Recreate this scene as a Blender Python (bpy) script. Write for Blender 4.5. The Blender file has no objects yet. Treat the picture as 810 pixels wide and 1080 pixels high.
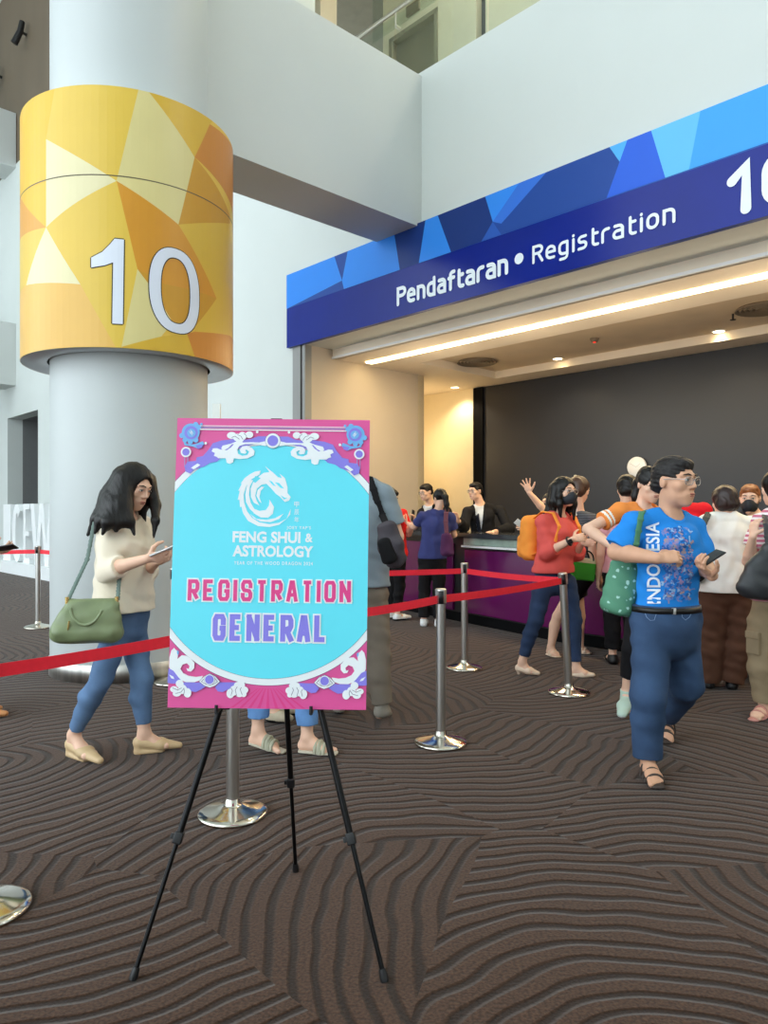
import bpy, bmesh, math, random
import numpy as np
from mathutils import Vector, Matrix
from mathutils.geometry import tessellate_polygon

SC = bpy.context.scene
COL = SC.collection
RND = random.Random(7)
F, CX, HY, EYE = 770.0, 405.0, 540.0, 1.4          # camera: focal length (px), principal point, eye height

# ------------------------------------------------------------------ frames
PHI = math.radians(43.5)
UX, UY = math.sin(PHI), -math.cos(PHI)             # along the registration wall
VX, VY = math.cos(PHI), math.sin(PHI)              # into the registration room

def A(*p): return np.array(p, dtype=float)
def pt(px, py, d): return A((px - CX) * d / F, d, EYE + (HY - py) * d / F)
def fl(px, py): return pt(px, py, EYE * F / (py - HY))
def P(u, v, z=0.0): return A(u * UX + v * VX, u * UY + v * VY, z)
def uz(px, py, v):                                  # point of the plane v = const
    r = (px - CX) / F
    d = v / (r * VX + VY)
    return d * (r * UX + UY), EYE + (HY - py) * d / F
def nrm(a):
    a = np.asarray(a, float); return a / (np.linalg.norm(a) + 1e-12)

# ------------------------------------------------------------------ materials
def lin(c):
    c = c / 255.0
    return c / 12.92 if c <= 0.04045 else ((c + 0.055) / 1.055) ** 2.4
def rgb(c): return (lin(c[0]), lin(c[1]), lin(c[2]), 1.0)
MATS = {}
def mat(name, col, rough=0.6, metal=0.0, var=0.06, vscale=6.0, bump=0.0, bscale=80.0, emit=0.0, coat=0.0, alpha=1.0,
        stretch=None, spec=0.5, sheen=0.0):
    if name in MATS: return MATS[name]
    m = bpy.data.materials.new(name); m.use_nodes = True
    nt = m.node_tree; N = nt.nodes; L = nt.links
    b = N['Principled BSDF']
    b.inputs['Roughness'].default_value = rough
    b.inputs['Metallic'].default_value = metal
    b.inputs['Specular IOR Level'].default_value = spec
    b.inputs['Coat Weight'].default_value = coat
    b.inputs['Coat Roughness'].default_value = 0.1
    b.inputs['Sheen Weight'].default_value = sheen
    b.inputs['Base Color'].default_value = rgb(col)
    tc = N.new('ShaderNodeTexCoord'); mp = N.new('ShaderNodeMapping')
    L.new(tc.outputs['Object'], mp.inputs['Vector'])
    if stretch: mp.inputs['Scale'].default_value = stretch
    if var > 0:
        n = N.new('ShaderNodeTexNoise'); n.inputs['Scale'].default_value = vscale; n.inputs['Detail'].default_value = 4
        L.new(mp.outputs['Vector'], n.inputs['Vector'])
        r = N.new('ShaderNodeMapRange'); r.inputs['From Min'].default_value = 0.3; r.inputs['From Max'].default_value = 0.7
        r.inputs['To Min'].default_value = 1 - var; r.inputs['To Max'].default_value = 1 + var
        L.new(n.outputs['Fac'], r.inputs['Value'])
        x = N.new('ShaderNodeVectorMath'); x.operation = 'SCALE'; x.inputs[0].default_value = rgb(col)[:3]
        L.new(r.outputs['Result'], x.inputs['Scale']); L.new(x.outputs['Vector'], b.inputs['Base Color'])
    if bump > 0:
        n2 = N.new('ShaderNodeTexNoise'); n2.inputs['Scale'].default_value = bscale; n2.inputs['Detail'].default_value = 3
        L.new(mp.outputs['Vector'], n2.inputs['Vector'])
        bu = N.new('ShaderNodeBump'); bu.inputs['Strength'].default_value = bump; bu.inputs['Distance'].default_value = 0.004
        L.new(n2.outputs['Fac'], bu.inputs['Height']); L.new(bu.outputs['Normal'], b.inputs['Normal'])
    if emit > 0:
        b.inputs['Emission Color'].default_value = rgb(col); b.inputs['Emission Strength'].default_value = emit
    if alpha < 1: b.inputs['Alpha'].default_value = alpha
    MATS[name] = m
    return m

def glass_mat(name, tint, mixf):
    if name in MATS: return MATS[name]
    m = bpy.data.materials.new(name); m.use_nodes = True
    nt = m.node_tree; N = nt.nodes; L = nt.links
    N.remove(N['Principled BSDF'])
    t = N.new('ShaderNodeBsdfTransparent'); t.inputs['Color'].default_value = rgb(tint)
    g = N.new('ShaderNodeBsdfGlossy'); g.inputs['Roughness'].default_value = 0.03
    mx = N.new('ShaderNodeMixShader'); mx.inputs['Fac'].default_value = mixf
    L.new(t.outputs[0], mx.inputs[1]); L.new(g.outputs[0], mx.inputs[2]); L.new(mx.outputs[0], N['Material Output'].inputs['Surface'])
    MATS[name] = m
    return m

# ------------------------------------------------------------------ objects
def tag(o, label=None, cat=None, group=None, kind=None):
    if label: o['label'] = label
    if cat: o['category'] = cat
    if group: o['group'] = group
    if kind: o['kind'] = kind
    return o
LOC = {}
def thing(name, loc, label, cat, group=None):
    o = bpy.data.objects.new(name, None); COL.objects.link(o)
    o.empty_display_size = 0.1
    o.location = (float(loc[0]), float(loc[1]), float(loc[2]) if len(loc) > 2 else 0.0)
    LOC[o.name] = A(*o.location)
    return tag(o, label, cat, group)

def link_mesh(name, verts, faces, mats, mi=None, parent=None, smooth=False, loc=None):
    """verts in world coordinates; the origin is the parent's base, or loc"""
    off = LOC.get(parent.name, A(0, 0, 0)) if parent is not None else (A(*loc) if loc is not None else A(0, 0, 0))
    v = np.asarray(verts, float).reshape(-1, 3) - off
    me = bpy.data.meshes.new(name)
    me.from_pydata(v.tolist() if len(v) < 4000 else v, [], faces)
    if not isinstance(mats, (list, tuple)): mats = [mats]
    for m in mats: me.materials.append(m)
    if mi is not None: me.polygons.foreach_set('material_index', np.asarray(mi, dtype=np.int32))
    if smooth is True: me.polygons.foreach_set('use_smooth', np.ones(len(me.polygons), dtype=bool))
    me.update()
    o = bpy.data.objects.new(name, me); COL.objects.link(o)
    if parent is not None:
        o.parent = parent
        LOC[o.name] = off
    else:
        o.location = off; LOC[o.name] = off
    return o

class MB:
    """collects shapes (world coordinates) into one mesh"""
    def __init__(s): s.v = []; s.f = []; s.m = []; s.sm = []
    def add(s, verts, faces, mi=0, smooth=False):
        b = len(s.v); s.v += [tuple(float(c) for c in x) for x in verts]
        for f in faces: s.f.append(tuple(i + b for i in f)); s.m.append(mi); s.sm.append(smooth)
        return s
    def hexa(s, c8, mi=0):
        return s.add(c8, [(0, 3, 2, 1), (4, 5, 6, 7), (0, 1, 5, 4), (1, 2, 6, 5), (2, 3, 7, 6), (3, 0, 4, 7)], mi)
    def box(s, x0, x1, y0, y1, z0, z1, mi=0):
        return s.hexa([(x0, y0, z0), (x1, y0, z0), (x1, y1, z0), (x0, y1, z0), (x0, y0, z1), (x1, y0, z1), (x1, y1, z1), (x0, y1, z1)], mi)
    def boxuv(s, u0, u1, v0, v1, z0, z1, mi=0):
        return s.hexa([P(u0, v0, z0), P(u1, v0, z0), P(u1, v1, z0), P(u0, v1, z0), P(u0, v0, z1), P(u1, v0, z1), P(u1, v1, z1), P(u0, v1, z1)], mi)
    def obox(s, c, ax, ay, az, hx, hy, hz, mi=0, bev=0.0):
        c = A(*c); ax = nrm(ax) ; ay = nrm(ay); az = nrm(az)
        if bev <= 0:
            q = [c + sx * ax * hx + sy * ay * hy + sz * az * hz for sz in (-1, 1) for sx, sy in ((-1, -1), (1, -1), (1, 1), (-1, 1))]
            return s.hexa(q, mi)
        bm = bmesh.new(); bmesh.ops.create_cube(bm, size=2)
        for v in bm.verts: v.co = Vector((v.co.x * hx, v.co.y * hy, v.co.z * hz))
        bmesh.ops.bevel(bm, geom=bm.edges[:], offset=bev, segments=3, profile=0.6, affect='EDGES')
        bm.verts.index_update()
        q = [c + ax * v.co.x + ay * v.co.y + az * v.co.z for v in bm.verts]
        s.add(q, [tuple(v.index for v in f.verts) for f in bm.faces], mi, True); bm.free()
        return s
    def tube(s, path, r, n=12, mi=0, caps=True, closed=False):
        path = [A(*p) for p in path]; k = len(path)
        rr = r if hasattr(r, '__len__') else [r] * k
        ref = None; rings = []
        for i, p in enumerate(path):
            if closed: t = nrm(path[(i + 1) % k] - path[i - 1])
            else: t = nrm(path[min(i + 1, k - 1)] - path[max(i - 1, 0)])
            if ref is None:
                ref = A(0, 0, 1) if abs(t[2]) < 0.9 else A(1, 0, 0)
            a = nrm(ref - t * ref.dot(t)); b = np.cross(t, a); ref = a
            rings.append([p + rr[i] * (math.cos(2 * math.pi * j / n) * a + math.sin(2 * math.pi * j / n) * b) for j in range(n)])
        vs = [v for g in rings for v in g]; fs = []
        for i in range(k if closed else k - 1):
            i2 = (i + 1) % k
            for j in range(n):
                j2 = (j + 1) % n; fs.append((i * n + j, i * n + j2, i2 * n + j2, i2 * n + j))
        s.add(vs, fs, mi, True)
        if caps and not closed:
            s.add(rings[0], [tuple(range(n - 1, -1, -1))], mi); s.add(rings[-1], [tuple(range(n))], mi)
        return s
    def lathe(s, prof, c, n=40, mi=0, axis=None, a0=0, a1=2 * math.pi):
        """prof: (radius, height) pairs, about the vertical through c (or another axis)"""
        c = A(*c); az = A(0, 0, 1) if axis is None else nrm(axis)
        ax = nrm(np.cross(A(0, 1, 0) if abs(az[1]) < 0.9 else A(1, 0, 0), az)); ay = np.cross(az, ax)
        full = abs(a1 - a0 - 2 * math.pi) < 1e-6; m = n if full else n + 1
        vs = []
        for r, h in prof:
            for j in range(m):
                t = a0 + (a1 - a0) * j / n
                vs.append(c + ax * r * math.cos(t) + ay * r * math.sin(t) + az * h)
        fs = []
        for i in range(len(prof) - 1):
            for j in range(n):
                j2 = (j + 1) % m; fs.append((i * m + j, i * m + j2, (i + 1) * m + j2, (i + 1) * m + j))
        s.add(vs, fs, mi, True); return s
    def ell(s, c, R, rad, n=12, mi=0):
        """ellipsoid; R = 3x3 matrix whose columns are its axes"""
        c = A(*c); vs = []; fs = []; m = n // 2 + 1
        for i in range(m):
            th = math.pi * i / (m - 1)
            for j in range(n):
                ph = 2 * math.pi * j / n
                vs.append(c + R @ (A(math.sin(th) * math.cos(ph), math.sin(th) * math.sin(ph), math.cos(th)) * A(*rad)))
        for i in range(m - 1):
            for j in range(n): fs.append((i * n + j, (i + 1) * n + j, (i + 1) * n + (j + 1) % n, i * n + (j + 1) % n))
        s.add(vs, fs, mi, True); return s
    def prism(s, front, back, mi=0):
        """closed polygon front (list of 3-D points) and its matching back: a solid slab"""
        n = len(front); vs = list(front) + list(back)
        tris = tessellate_polygon([[Vector(p) for p in front]])
        fs = [tuple(t) for t in tris] + [tuple(i + n for i in reversed(t)) for t in tris]
        fs += [(i, i + n, (i + 1) % n + n, (i + 1) % n) for i in range(n)]
        return s.add(vs, fs, mi)
    def ribbon(s, path, h, t, mi=0):
        """belt standing on edge: path of centre points, height h, thickness t"""
        path = [A(*p) for p in path]; k = len(path); vs = []; fs = []
        for i, p in enumerate(path):
            d = path[min(i + 1, k - 1)] - path[max(i - 1, 0)]; d[2] = 0; d = nrm(d)
            w = A(-d[1], d[0], 0) * t / 2; up = A(0, 0, h / 2)
            vs += [p - w - up, p + w - up, p + w + up, p - w + up]
        for i in range(k - 1):
            for j in range(4): fs.append((4 * i + j, 4 * i + (j + 1) % 4, 4 * i + 4 + (j + 1) % 4, 4 * i + 4 + j))
        fs += [(3, 2, 1, 0), tuple(4 * (k - 1) + j for j in range(4))]
        return s.add(vs, fs, mi)
    def build(s, name, mats, parent=None, loc=None, recalc=True):
        o = link_mesh(name, s.v, s.f, mats, s.m, parent, loc=loc)
        o.data.polygons.foreach_set('use_smooth', np.array(s.sm, dtype=bool))
        if recalc:
            bm = bmesh.new(); bm.from_mesh(o.data); bmesh.ops.recalc_face_normals(bm, faces=bm.faces[:]); bm.to_mesh(o.data); bm.free()
        o.data.update()
        return o

def struct(name, mb, m, **k):
    return tag(mb.build(name, m, **k), kind='structure')

# ------------------------------------------------------------------ flat artwork (polygons laid on a surface)
class Flat:
    """2-D polygons in layers, mapped onto a surface by fn(s, t, layer)"""
    def __init__(s): s.v = []; s.f = []; s.m = []; s.e = 0
    def eps(s, layer):                               # every piece lies a hair above the last, so none coincide
        s.e += 1
        return layer + (s.e % 40) * 0.022
    def poly(s, pts, mi, layer=0):
        layer = s.eps(layer)
        pts = [(float(a), float(b)) for a, b in pts]
        b = len(s.v)
        tri = tessellate_polygon([[Vector((x, y, 0)) for x, y in pts]])
        for x, y in pts: s.v.append((x, y, layer))
        for t in tri:
            (x0, y0), (x1, y1), (x2, y2) = (pts[i] for i in t)
            ar = (x1 - x0) * (y2 - y0) - (x2 - x0) * (y1 - y0)
            if abs(ar) < 1e-12: continue
            s.f.append(tuple(b + i for i in (t if ar > 0 else t[::-1]))); s.m.append(mi)
    def ring(s, outer, inner, mi, layer=0):
        n = len(outer); b = len(s.v); layer = s.eps(layer)
        for x, y in list(outer) + list(inner): s.v.append((x, y, layer))
        for i in range(n):
            j = (i + 1) % n; s.f.append((b + i, b + j, b + n + j, b + n + i)); s.m.append(mi)
    def disc(s, c, r, mi, layer=0, ry=None, n=28):
        ry = ry or r
        s.poly([(c[0] + r * math.cos(2 * math.pi * i / n), c[1] + ry * math.sin(2 * math.pi * i / n)) for i in range(n)], mi, layer)
    def stroke(s, path, w, mi, layer=0, closed=False, rnd=False):
        p = [A(*path[0])]
        for q in path[1:]:
            if np.linalg.norm(A(*q) - p[-1]) > w * .02: p.append(A(*q))
        if closed and np.linalg.norm(p[0] - p[-1]) < w * .02: p.pop()
        k = len(p); h = w / 2; Lf = []; Rt = []
        for i in range(k):
            a = p[i - 1] if (i > 0 or closed) else None; c = p[(i + 1) % k] if (i < k - 1 or closed) else None
            d1 = nrm(p[i] - a) if a is not None else None; d2 = nrm(c - p[i]) if c is not None else None
            if d1 is None: d1 = d2
            if d2 is None: d2 = d1
            n1 = A(-d1[1], d1[0]); n2 = A(-d2[1], d2[0]); mt = nrm(n1 + n2); q = mt.dot(n1)
            l = h / max(q, 0.6); Lf.append(p[i] + mt * l); Rt.append(p[i] - mt * l)
        for i in range(k if closed else k - 1):
            j = (i + 1) % k; b = len(s.v); e = s.eps(layer)
            for x in (Rt[i], Rt[j], Lf[j], Lf[i]): s.v.append((x[0], x[1], e))
            s.f.append((b, b + 1, b + 2, b + 3)); s.m.append(mi)
        if rnd and not closed:
            for q in (p[0], p[-1]): s.disc(q, h, mi, layer, n=16)
    def text(s, body, x, y, size, mi, layer=0, bold=0.0, width=None, height=None, spacing=1.0):
        """built-in font; x, y = left end of the baseline; width / height stretch the line to a measured size"""
        cu = bpy.data.curves.new('t', 'FONT'); cu.body = body; cu.size = 1.0; cu.offset = bold; cu.space_character = spacing
        cu.resolution_u = 3
        ob = bpy.data.objects.new('t', cu); COL.objects.link(ob)
        dg = bpy.context.evaluated_depsgraph_get(); ev = ob.evaluated_get(dg); me = ev.to_mesh()
        vs = [(v.co.x, v.co.y) for v in me.vertices]; fs = [tuple(q.vertices) for q in me.polygons]
        ev.to_mesh_clear(); bpy.data.objects.remove(ob); bpy.data.curves.remove(cu)
        if not vs: return
        x0 = min(v[0] for v in vs); x1 = max(v[0] for v in vs); y1 = max(v[1] for v in vs); y0 = min(v[1] for v in vs)
        kx = size if width is None else width / (x1 - x0)
        ky = kx if height is None else height / (y1 - max(y0, 0) if y0 > -0.05 else y1)
        b = len(s.v)
        for a, c in vs: s.v.append((x + (a - x0) * kx, y + c * ky, layer))
        for q in fs: s.f.append(tuple(b + i for i in q)); s.m.append(mi)
    def remap(s, fn):                                # in-place change of the 2-D coordinates
        s.v = [fn(a, b) + (l,) for a, b, l in s.v]
    def slice(s, step):                              # cut along x so the flat art can wrap a round column
        bm = bmesh.new(); vs = [bm.verts.new(v) for v in s.v]
        for f, m in zip(s.f, s.m):
            if len(set(f)) < 3: continue
            try: bm.faces.new([vs[i] for i in f]).material_index = m
            except ValueError: pass
        xs = [v[0] for v in s.v]; x = math.floor(min(xs) / step) * step
        while x < max(xs):
            bmesh.ops.bisect_plane(bm, geom=bm.verts[:] + bm.edges[:] + bm.faces[:], plane_co=(x, 0, 0), plane_no=(1, 0, 0), dist=1e-6)
            x += step
        bm.verts.index_update()
        s.v = [tuple(v.co) for v in bm.verts]; s.f = [tuple(v.index for v in f.verts) for f in bm.faces]; s.m = [f.material_index for f in bm.faces]
        bm.free()
    def build(s, name, mats, fn, parent=None):
        return link_mesh(name, [fn(*v) for v in s.v], s.f, mats, s.m, parent)

def arc(cx, cy, rx, ry, a0, a1, n=10):
    return [(cx + rx * math.cos(math.radians(a0 + (a1 - a0) * i / n)), cy + ry * math.sin(math.radians(a0 + (a1 - a0) * i / n))) for i in range(n + 1)]
# ================================================================== CAMERA, LIGHT
cam = bpy.data.cameras.new('camera'); cam.sensor_fit = 'VERTICAL'; cam.sensor_height = 36.0; cam.sensor_width = 27.0
cam.lens = F / 1080 * 36.0; cam.clip_end = 200; cam.clip_start = 0.05
co = bpy.data.objects.new('camera', cam); COL.objects.link(co); co.location = (0, 0, EYE); co.rotation_euler = (math.pi / 2, 0, 0)
SC.camera = co
SC.view_settings.view_transform = 'Standard'; SC.view_settings.look = 'None'; SC.view_settings.gamma = 1.0
SC.view_settings.use_curve_mapping = False; SC.view_settings.exposure = 0.85
SC.cycles.use_denoising = True; SC.cycles.max_bounces = 8; SC.cycles.diffuse_bounces = 5; SC.cycles.sample_clamp_indirect = 4.0
w = bpy.data.worlds.new('world'); SC.world = w; w.use_nodes = True
w.node_tree.nodes['Background'].inputs[0].default_value = rgb((231, 242, 248)); w.node_tree.nodes['Background'].inputs[1].default_value = 2.1

def lamp(name, kind, loc, power, col, size=0.3, aim=None, spot=90, sizey=None):
    l = bpy.data.lights.new(name, kind); l.energy = power; l.color = rgb(col)[:3]
    if kind == 'AREA':
        l.size = size
        if sizey: l.shape = 'RECTANGLE'; l.size_y = sizey
    else: l.shadow_soft_size = size
    if kind == 'SPOT': l.spot_size = math.radians(spot); l.spot_blend = 0.6
    o = bpy.data.objects.new(name, l); COL.objects.link(o); o.location = [float(c) for c in loc]
    if aim is not None: o.rotation_euler = Vector([float(a - b) for a, b in zip(aim, loc)]).to_track_quat('-Z', 'Y').to_euler()
    return o

# ================================================================== MATERIALS OF THE HALL
M_wall = mat('white_paint', (214, 220, 217), 0.75, var=0.015, vscale=1.2, bump=0.05, bscale=60)
M_beam = mat('soft_white_paint', (206, 210, 207), 0.75, var=0.02, vscale=1.0)
M_room = mat('beige_paint', (205, 192, 176), 0.75, var=0.03, vscale=1.5)
M_cream = mat('cream_paint', (238, 226, 198), 0.7, var=0.02)
M_ceil = mat('ceiling_paint', (242, 230, 212), 0.8, var=0.03, vscale=1.0)
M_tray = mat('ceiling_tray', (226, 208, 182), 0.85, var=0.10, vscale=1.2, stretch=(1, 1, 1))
M_black = mat('dark_panel', (35, 39, 48), 0.45, var=0.10, vscale=0.7, stretch=(1, 1, 0.3))
M_blackedge = mat('dark_edge', (14, 14, 16), 0.9, spec=.1, var=0.04)
M_brown = mat('brown_panel', (112, 98, 80), 0.6, var=0.10, vscale=1.0, stretch=(1, 1, 0.2))
M_grey = mat('grey_frame', (150, 150, 148), 0.45, var=0.02)
M_dark = mat('door_dark', (48, 50, 52), 0.5, var=0.05)
M_darkgap = mat('dark_line_gap_shade', (40, 36, 34), 0.7, var=0.03)  # groove, outline and fitting colour; in the drum gap it paints shade
M_chrome = mat('brushed_steel', (208, 206, 202), 0.3, 1.0, var=0.05, vscale=30, stretch=(1, 1, 0.05))
M_chromep = mat('polished_steel', (214, 208, 196), 0.12, 1.0, var=0.03, vscale=5)
M_blackpl = mat('black_plastic', (22, 22, 24), 0.4, var=0.05)
M_blackmet = mat('black_metal', (20, 20, 22), 0.32, 0.6, var=0.05)
M_red = mat('red_webbing', (252, 38, 60), 0.55, var=0.04, vscale=40, bump=0.15, bscale=300)
M_pillar = mat('column_paint', (194, 200, 200), 0.42, var=0.015, vscale=2, stretch=(1, 1, 0.1))
M_glass = glass_mat('clear_glass', (244, 250, 247), 0.07)
M_white = mat('white_gloss', (240, 241, 242), 0.4, var=0.01)
M_olive = mat('dim_interior', (134, 130, 112), 0.8, var=0.06)

# carpet: cut-pile swirls in patches of concentric arcs
def carpet():
    m = bpy.data.materials.new('swirl_carpet'); m.use_nodes = True
    nt = m.node_tree; N = nt.nodes; L = nt.links; b = N['Principled BSDF']; b.inputs['Roughness'].default_value = 0.95
    b.inputs['Specular IOR Level'].default_value = 0.12; b.inputs['Sheen Weight'].default_value = 0.15
    tc = N.new('ShaderNodeTexCoord')
    def vm(op, a, bb=None, sc=None):
        n = N.new('ShaderNodeVectorMath'); n.operation = op
        for i, q in enumerate((a, bb)):
            if q is None: continue
            if isinstance(q, (tuple, list)): n.inputs[i].default_value = q
            else: L.new(q, n.inputs[i])
        if sc is not None: n.inputs['Scale'].default_value = sc
        return n
    def ma(op, a, bb=None, c=None):
        n = N.new('ShaderNodeMath'); n.operation = op
        for i, q in enumerate((a, bb, c)):
            if q is None: continue
            if isinstance(q, (int, float)): n.inputs[i].default_value = q
            else: L.new(q, n.inputs[i])
        return n.outputs[0]
    obj = tc.outputs['Object']
    def noise(scale, detail, vec=obj):
        n = N.new('ShaderNodeTexNoise'); n.inputs['Scale'].default_value = scale; n.inputs['Detail'].default_value = detail
        L.new(vec, n.inputs['Vector']); return n
    n1 = noise(0.7, 1.0)
    off = vm('SCALE', vm('SUBTRACT', n1.outputs['Color'], (0.5, 0.5, 0.5)).outputs[0], sc=0.42)
    p = vm('MULTIPLY', vm('ADD', obj, off.outputs[0]).outputs[0], (1, 1, 0)).outputs[0]
    vo = N.new('ShaderNodeTexVoronoi'); vo.voronoi_dimensions = '2D'; vo.inputs['Scale'].default_value = 0.95
    L.new(p, vo.inputs['Vector'])
    jit = vm('MULTIPLY', vm('SUBTRACT', vo.outputs['Color'], (0.5, 0.5, 0.5)).outputs[0], (4.2, 4.2, 0))
    cen = vm('ADD', vo.outputs['Position'], jit.outputs[0])
    n2 = noise(2.6, 1.0)
    dist = vm('LENGTH', vm('SUBTRACT', p, cen.outputs[0]).outputs[0]).outputs['Value']
    dist = ma('ADD', dist, ma('MULTIPLY', n2.outputs['Fac'], 0.12))
    s = ma('SINE', ma('MULTIPLY', dist, 2 * math.pi / 0.086))
    groove = N.new('ShaderNodeMapRange'); groove.interpolation_type = 'SMOOTHSTEP'
    groove.inputs['From Min'].default_value = -1.0; groove.inputs['From Max'].default_value = 0.0
    L.new(s, groove.inputs['Value'])
    n3 = noise(95, 4); n4 = noise(1.1, 2)
    sp = N.new('ShaderNodeMapRange'); sp.inputs['From Min'].default_value = 0.3; sp.inputs['From Max'].default_value = 0.7
    sp.inputs['To Min'].default_value = 0.5; sp.inputs['To Max'].default_value = 1.5; L.new(n3.outputs['Fac'], sp.inputs['Value'])
    mix = N.new('ShaderNodeMix'); mix.data_type = 'RGBA'
    L.new(groove.outputs['Result'], mix.inputs['Factor']); mix.inputs[6].default_value = rgb((41, 28, 21)); mix.inputs[7].default_value = rgb((70, 49, 37))
    fin = N.new('ShaderNodeVectorMath'); fin.operation = 'SCALE'; L.new(mix.outputs[2], fin.inputs[0]); L.new(sp.outputs['Result'], fin.inputs['Scale'])
    L.new(fin.outputs[0], b.inputs['Base Color'])
    hgt = ma('ADD', ma('MULTIPLY', groove.outputs['Result'], 1.0), ma('MULTIPLY', n3.outputs['Fac'], 0.35))
    bu = N.new('ShaderNodeBump'); bu.inputs['Strength'].default_value = 0.8; bu.inputs['Distance'].default_value = 0.008
    L.new(hgt, bu.inputs['Height']); L.new(bu.outputs['Normal'], b.inputs['Normal'])
    return m

# ================================================================== SHELL
struct('floor', MB().boxuv(-26, 8, -13, 12, -0.1, 0.0), carpet())
WV = 6.5                                            # plane of the registration wall
OL, OR = -8.5, 2.2                                  # the opening's ends along the wall
ZS, ZC, ZB, ZP = 3.84, 3.70, 4.89, 6.80             # opening soffit, room ceiling, sign top, parapet top
# hall wall to the left of the opening, with a tall dark doorway
du0, du1 = uz(8, 500, WV)[0], uz(40, 500, WV)[0]
dz = uz(40, 432, WV)[1]
mb = MB()
mb.boxuv(-26, du0, WV, WV + 0.4, 0, 11); mb.boxuv(du0, du1, WV, WV + 0.4, dz, 11); mb.boxuv(du1, -8.8, WV, WV + 0.4, 0, 11)
struct('wall_back', mb, M_wall)
mb = MB(); mb.boxuv(du0, du1, WV + 2.2, WV + 2.3, 0, dz, 0); mb.boxuv(du0 - 0.1, du0, WV + 0.4, WV + 2.3, 0, dz, 0); mb.boxuv(du1, du1 + 0.1, WV + 0.4, WV + 2.3, 0, dz, 0)
mb.boxuv(du0 - 0.1, du1 + 0.1, WV + 0.4, WV + 2.3, dz, dz + 0.1, 0)
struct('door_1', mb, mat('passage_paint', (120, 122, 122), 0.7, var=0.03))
mb = MB(); mb.boxuv(du0 + 1.0, du1 - 0.02, WV + 2.1, WV + 2.18, 0, dz - 0.35, 0); mb.boxuv((du0 + du1) / 2 + .4, (du0 + du1) / 2 + .42, WV + 2.09, WV + 2.11, 0, dz - .35, 0)
struct('door_2', mb, M_dark)
# wall over the opening, up to the parapet
mb = MB(); mb.boxuv(-8.8, OR + 3, WV, WV + 0.5, ZS, ZP); mb.boxuv(OR, OR + 3, WV, WV + 0.5, 0, ZS)
struct('wall_front', mb, M_wall)
mb = MB(); mb.boxuv(-26, -7.4, WV + 0.02, WV + 0.4, 11.0, 16.2)
struct('wall_upper', mb, M_brown)
struct('wall_left', MB().boxuv(-26.3, -26, -13, 12, 0, 16.2), M_wall)
struct('wall_right_blocker', MB().boxuv(6, 6.3, -13, WV, 0, 16.2), M_wall)  # unseen wall, added to block light from the right end of the hall
struct('ceiling', MB().boxuv(-26.3, 6.3, -13, 17, 16.2, 16.5), M_wall)
# jamb at the left of the opening
mb = MB(); mb.boxuv(-8.80, -8.50, WV - 0.02, WV + 0.1, 0, ZS, 0); mb.boxuv(-8.60, -8.57, WV - 0.03, WV - 0.02, 0, ZS, 1)
struct('trim_1', mb, [M_grey, M_darkgap])
mb = MB(); mb.boxuv(OL, OR, 7.0, 7.06, ZC, ZS + 0.1, 0); mb.boxuv(OL, OR, 6.98, 7.02, ZC - .004, ZC + 0.03, 1)
struct('trim_2', mb, [M_ceil, M_white])
# beams
mb = MB(); mb.boxuv(-6.91, -6.18, 2.75, WV, ZB, ZP - 0.05); struct('beam', mb, M_beam)
mb = MB(); mb.boxuv(-22.6, -21.6, 1.0, WV, ZB, ZP - 0.2); mb.boxuv(-22.6, -21.6, 1.0, WV, 10.9, 12.4); struct('beam', mb, M_beam)

# ---- registration room
VB = 10.6
bu0_ = uz(499, 500, VB - .1)[0]
struct('wall_room_left', MB().boxuv(OL - 0.3, OL, WV + 0.1, 9.0, 0, ZC + 0.3), M_room)
mb = MB(); mb.boxuv(OL - 4, bu0_, VB - 0.07, VB + 0.1, 0, ZC + 0.3); mb.boxuv(OL - 4, OR + 0.2, VB + 0.1, VB + 0.3, 0, ZC + 0.3); struct('wall_room_back', mb, M_cream)
struct('wall_room_right', MB().boxuv(OR, OR + 0.2, WV + 0.5, VB + 0.1, 0, ZC + 0.3), M_room)
mb = MB(); mb.boxuv(OL - 4.2, OL - 4, 9, VB + .3, 0, ZC + .3); mb.boxuv(OL - 4, OL, 8.85, 9.0, 0, ZC + .3); struct('wall_passage', mb, M_cream)
bu0 = uz(499, 500, VB - .1)[0]; bu1 = uz(509, 500, VB - 0.1)[0]
mb = MB(); mb.boxuv(bu1 - .02, OR, VB - 0.06, VB + 0.1, 0, ZC - 0.01, 0); mb.boxuv(bu0, bu1, VB - 0.10, VB + 0.1, 0, ZC - 0.01, 1)
struct('wall_dark', mb, [M_black, M_blackedge])
# ceiling: border, light slot, recessed tray
T0, T1 = 8.15, 10.05
mb = MB()
mb.boxuv(OL - 0.3, OR, 7.02, 7.49, ZC, ZC + 0.1); mb.boxuv(OL - 0.3, OR, 7.62, T0, ZC, ZC + 0.1)
mb.boxuv(OL - 4, OR, T1, VB + 0.1, ZC, ZC + 0.3); mb.boxuv(OL - 4, OL + 0.7, T0, T1, ZC, ZC + 0.3)
mb.boxuv(OL - .3, OL + .18, 7.49, 7.62, ZC, ZC + .1)
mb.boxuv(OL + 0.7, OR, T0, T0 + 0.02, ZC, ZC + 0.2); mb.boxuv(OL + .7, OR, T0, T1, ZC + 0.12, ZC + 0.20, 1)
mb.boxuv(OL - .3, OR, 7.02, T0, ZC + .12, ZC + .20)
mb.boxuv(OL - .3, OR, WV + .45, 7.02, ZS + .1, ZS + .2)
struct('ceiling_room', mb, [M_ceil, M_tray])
mb = MB(); mb.boxuv(OL + 0.2, OR - .02, 7.495, 7.615, ZC - 0.02, ZC + 0.05)
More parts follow.
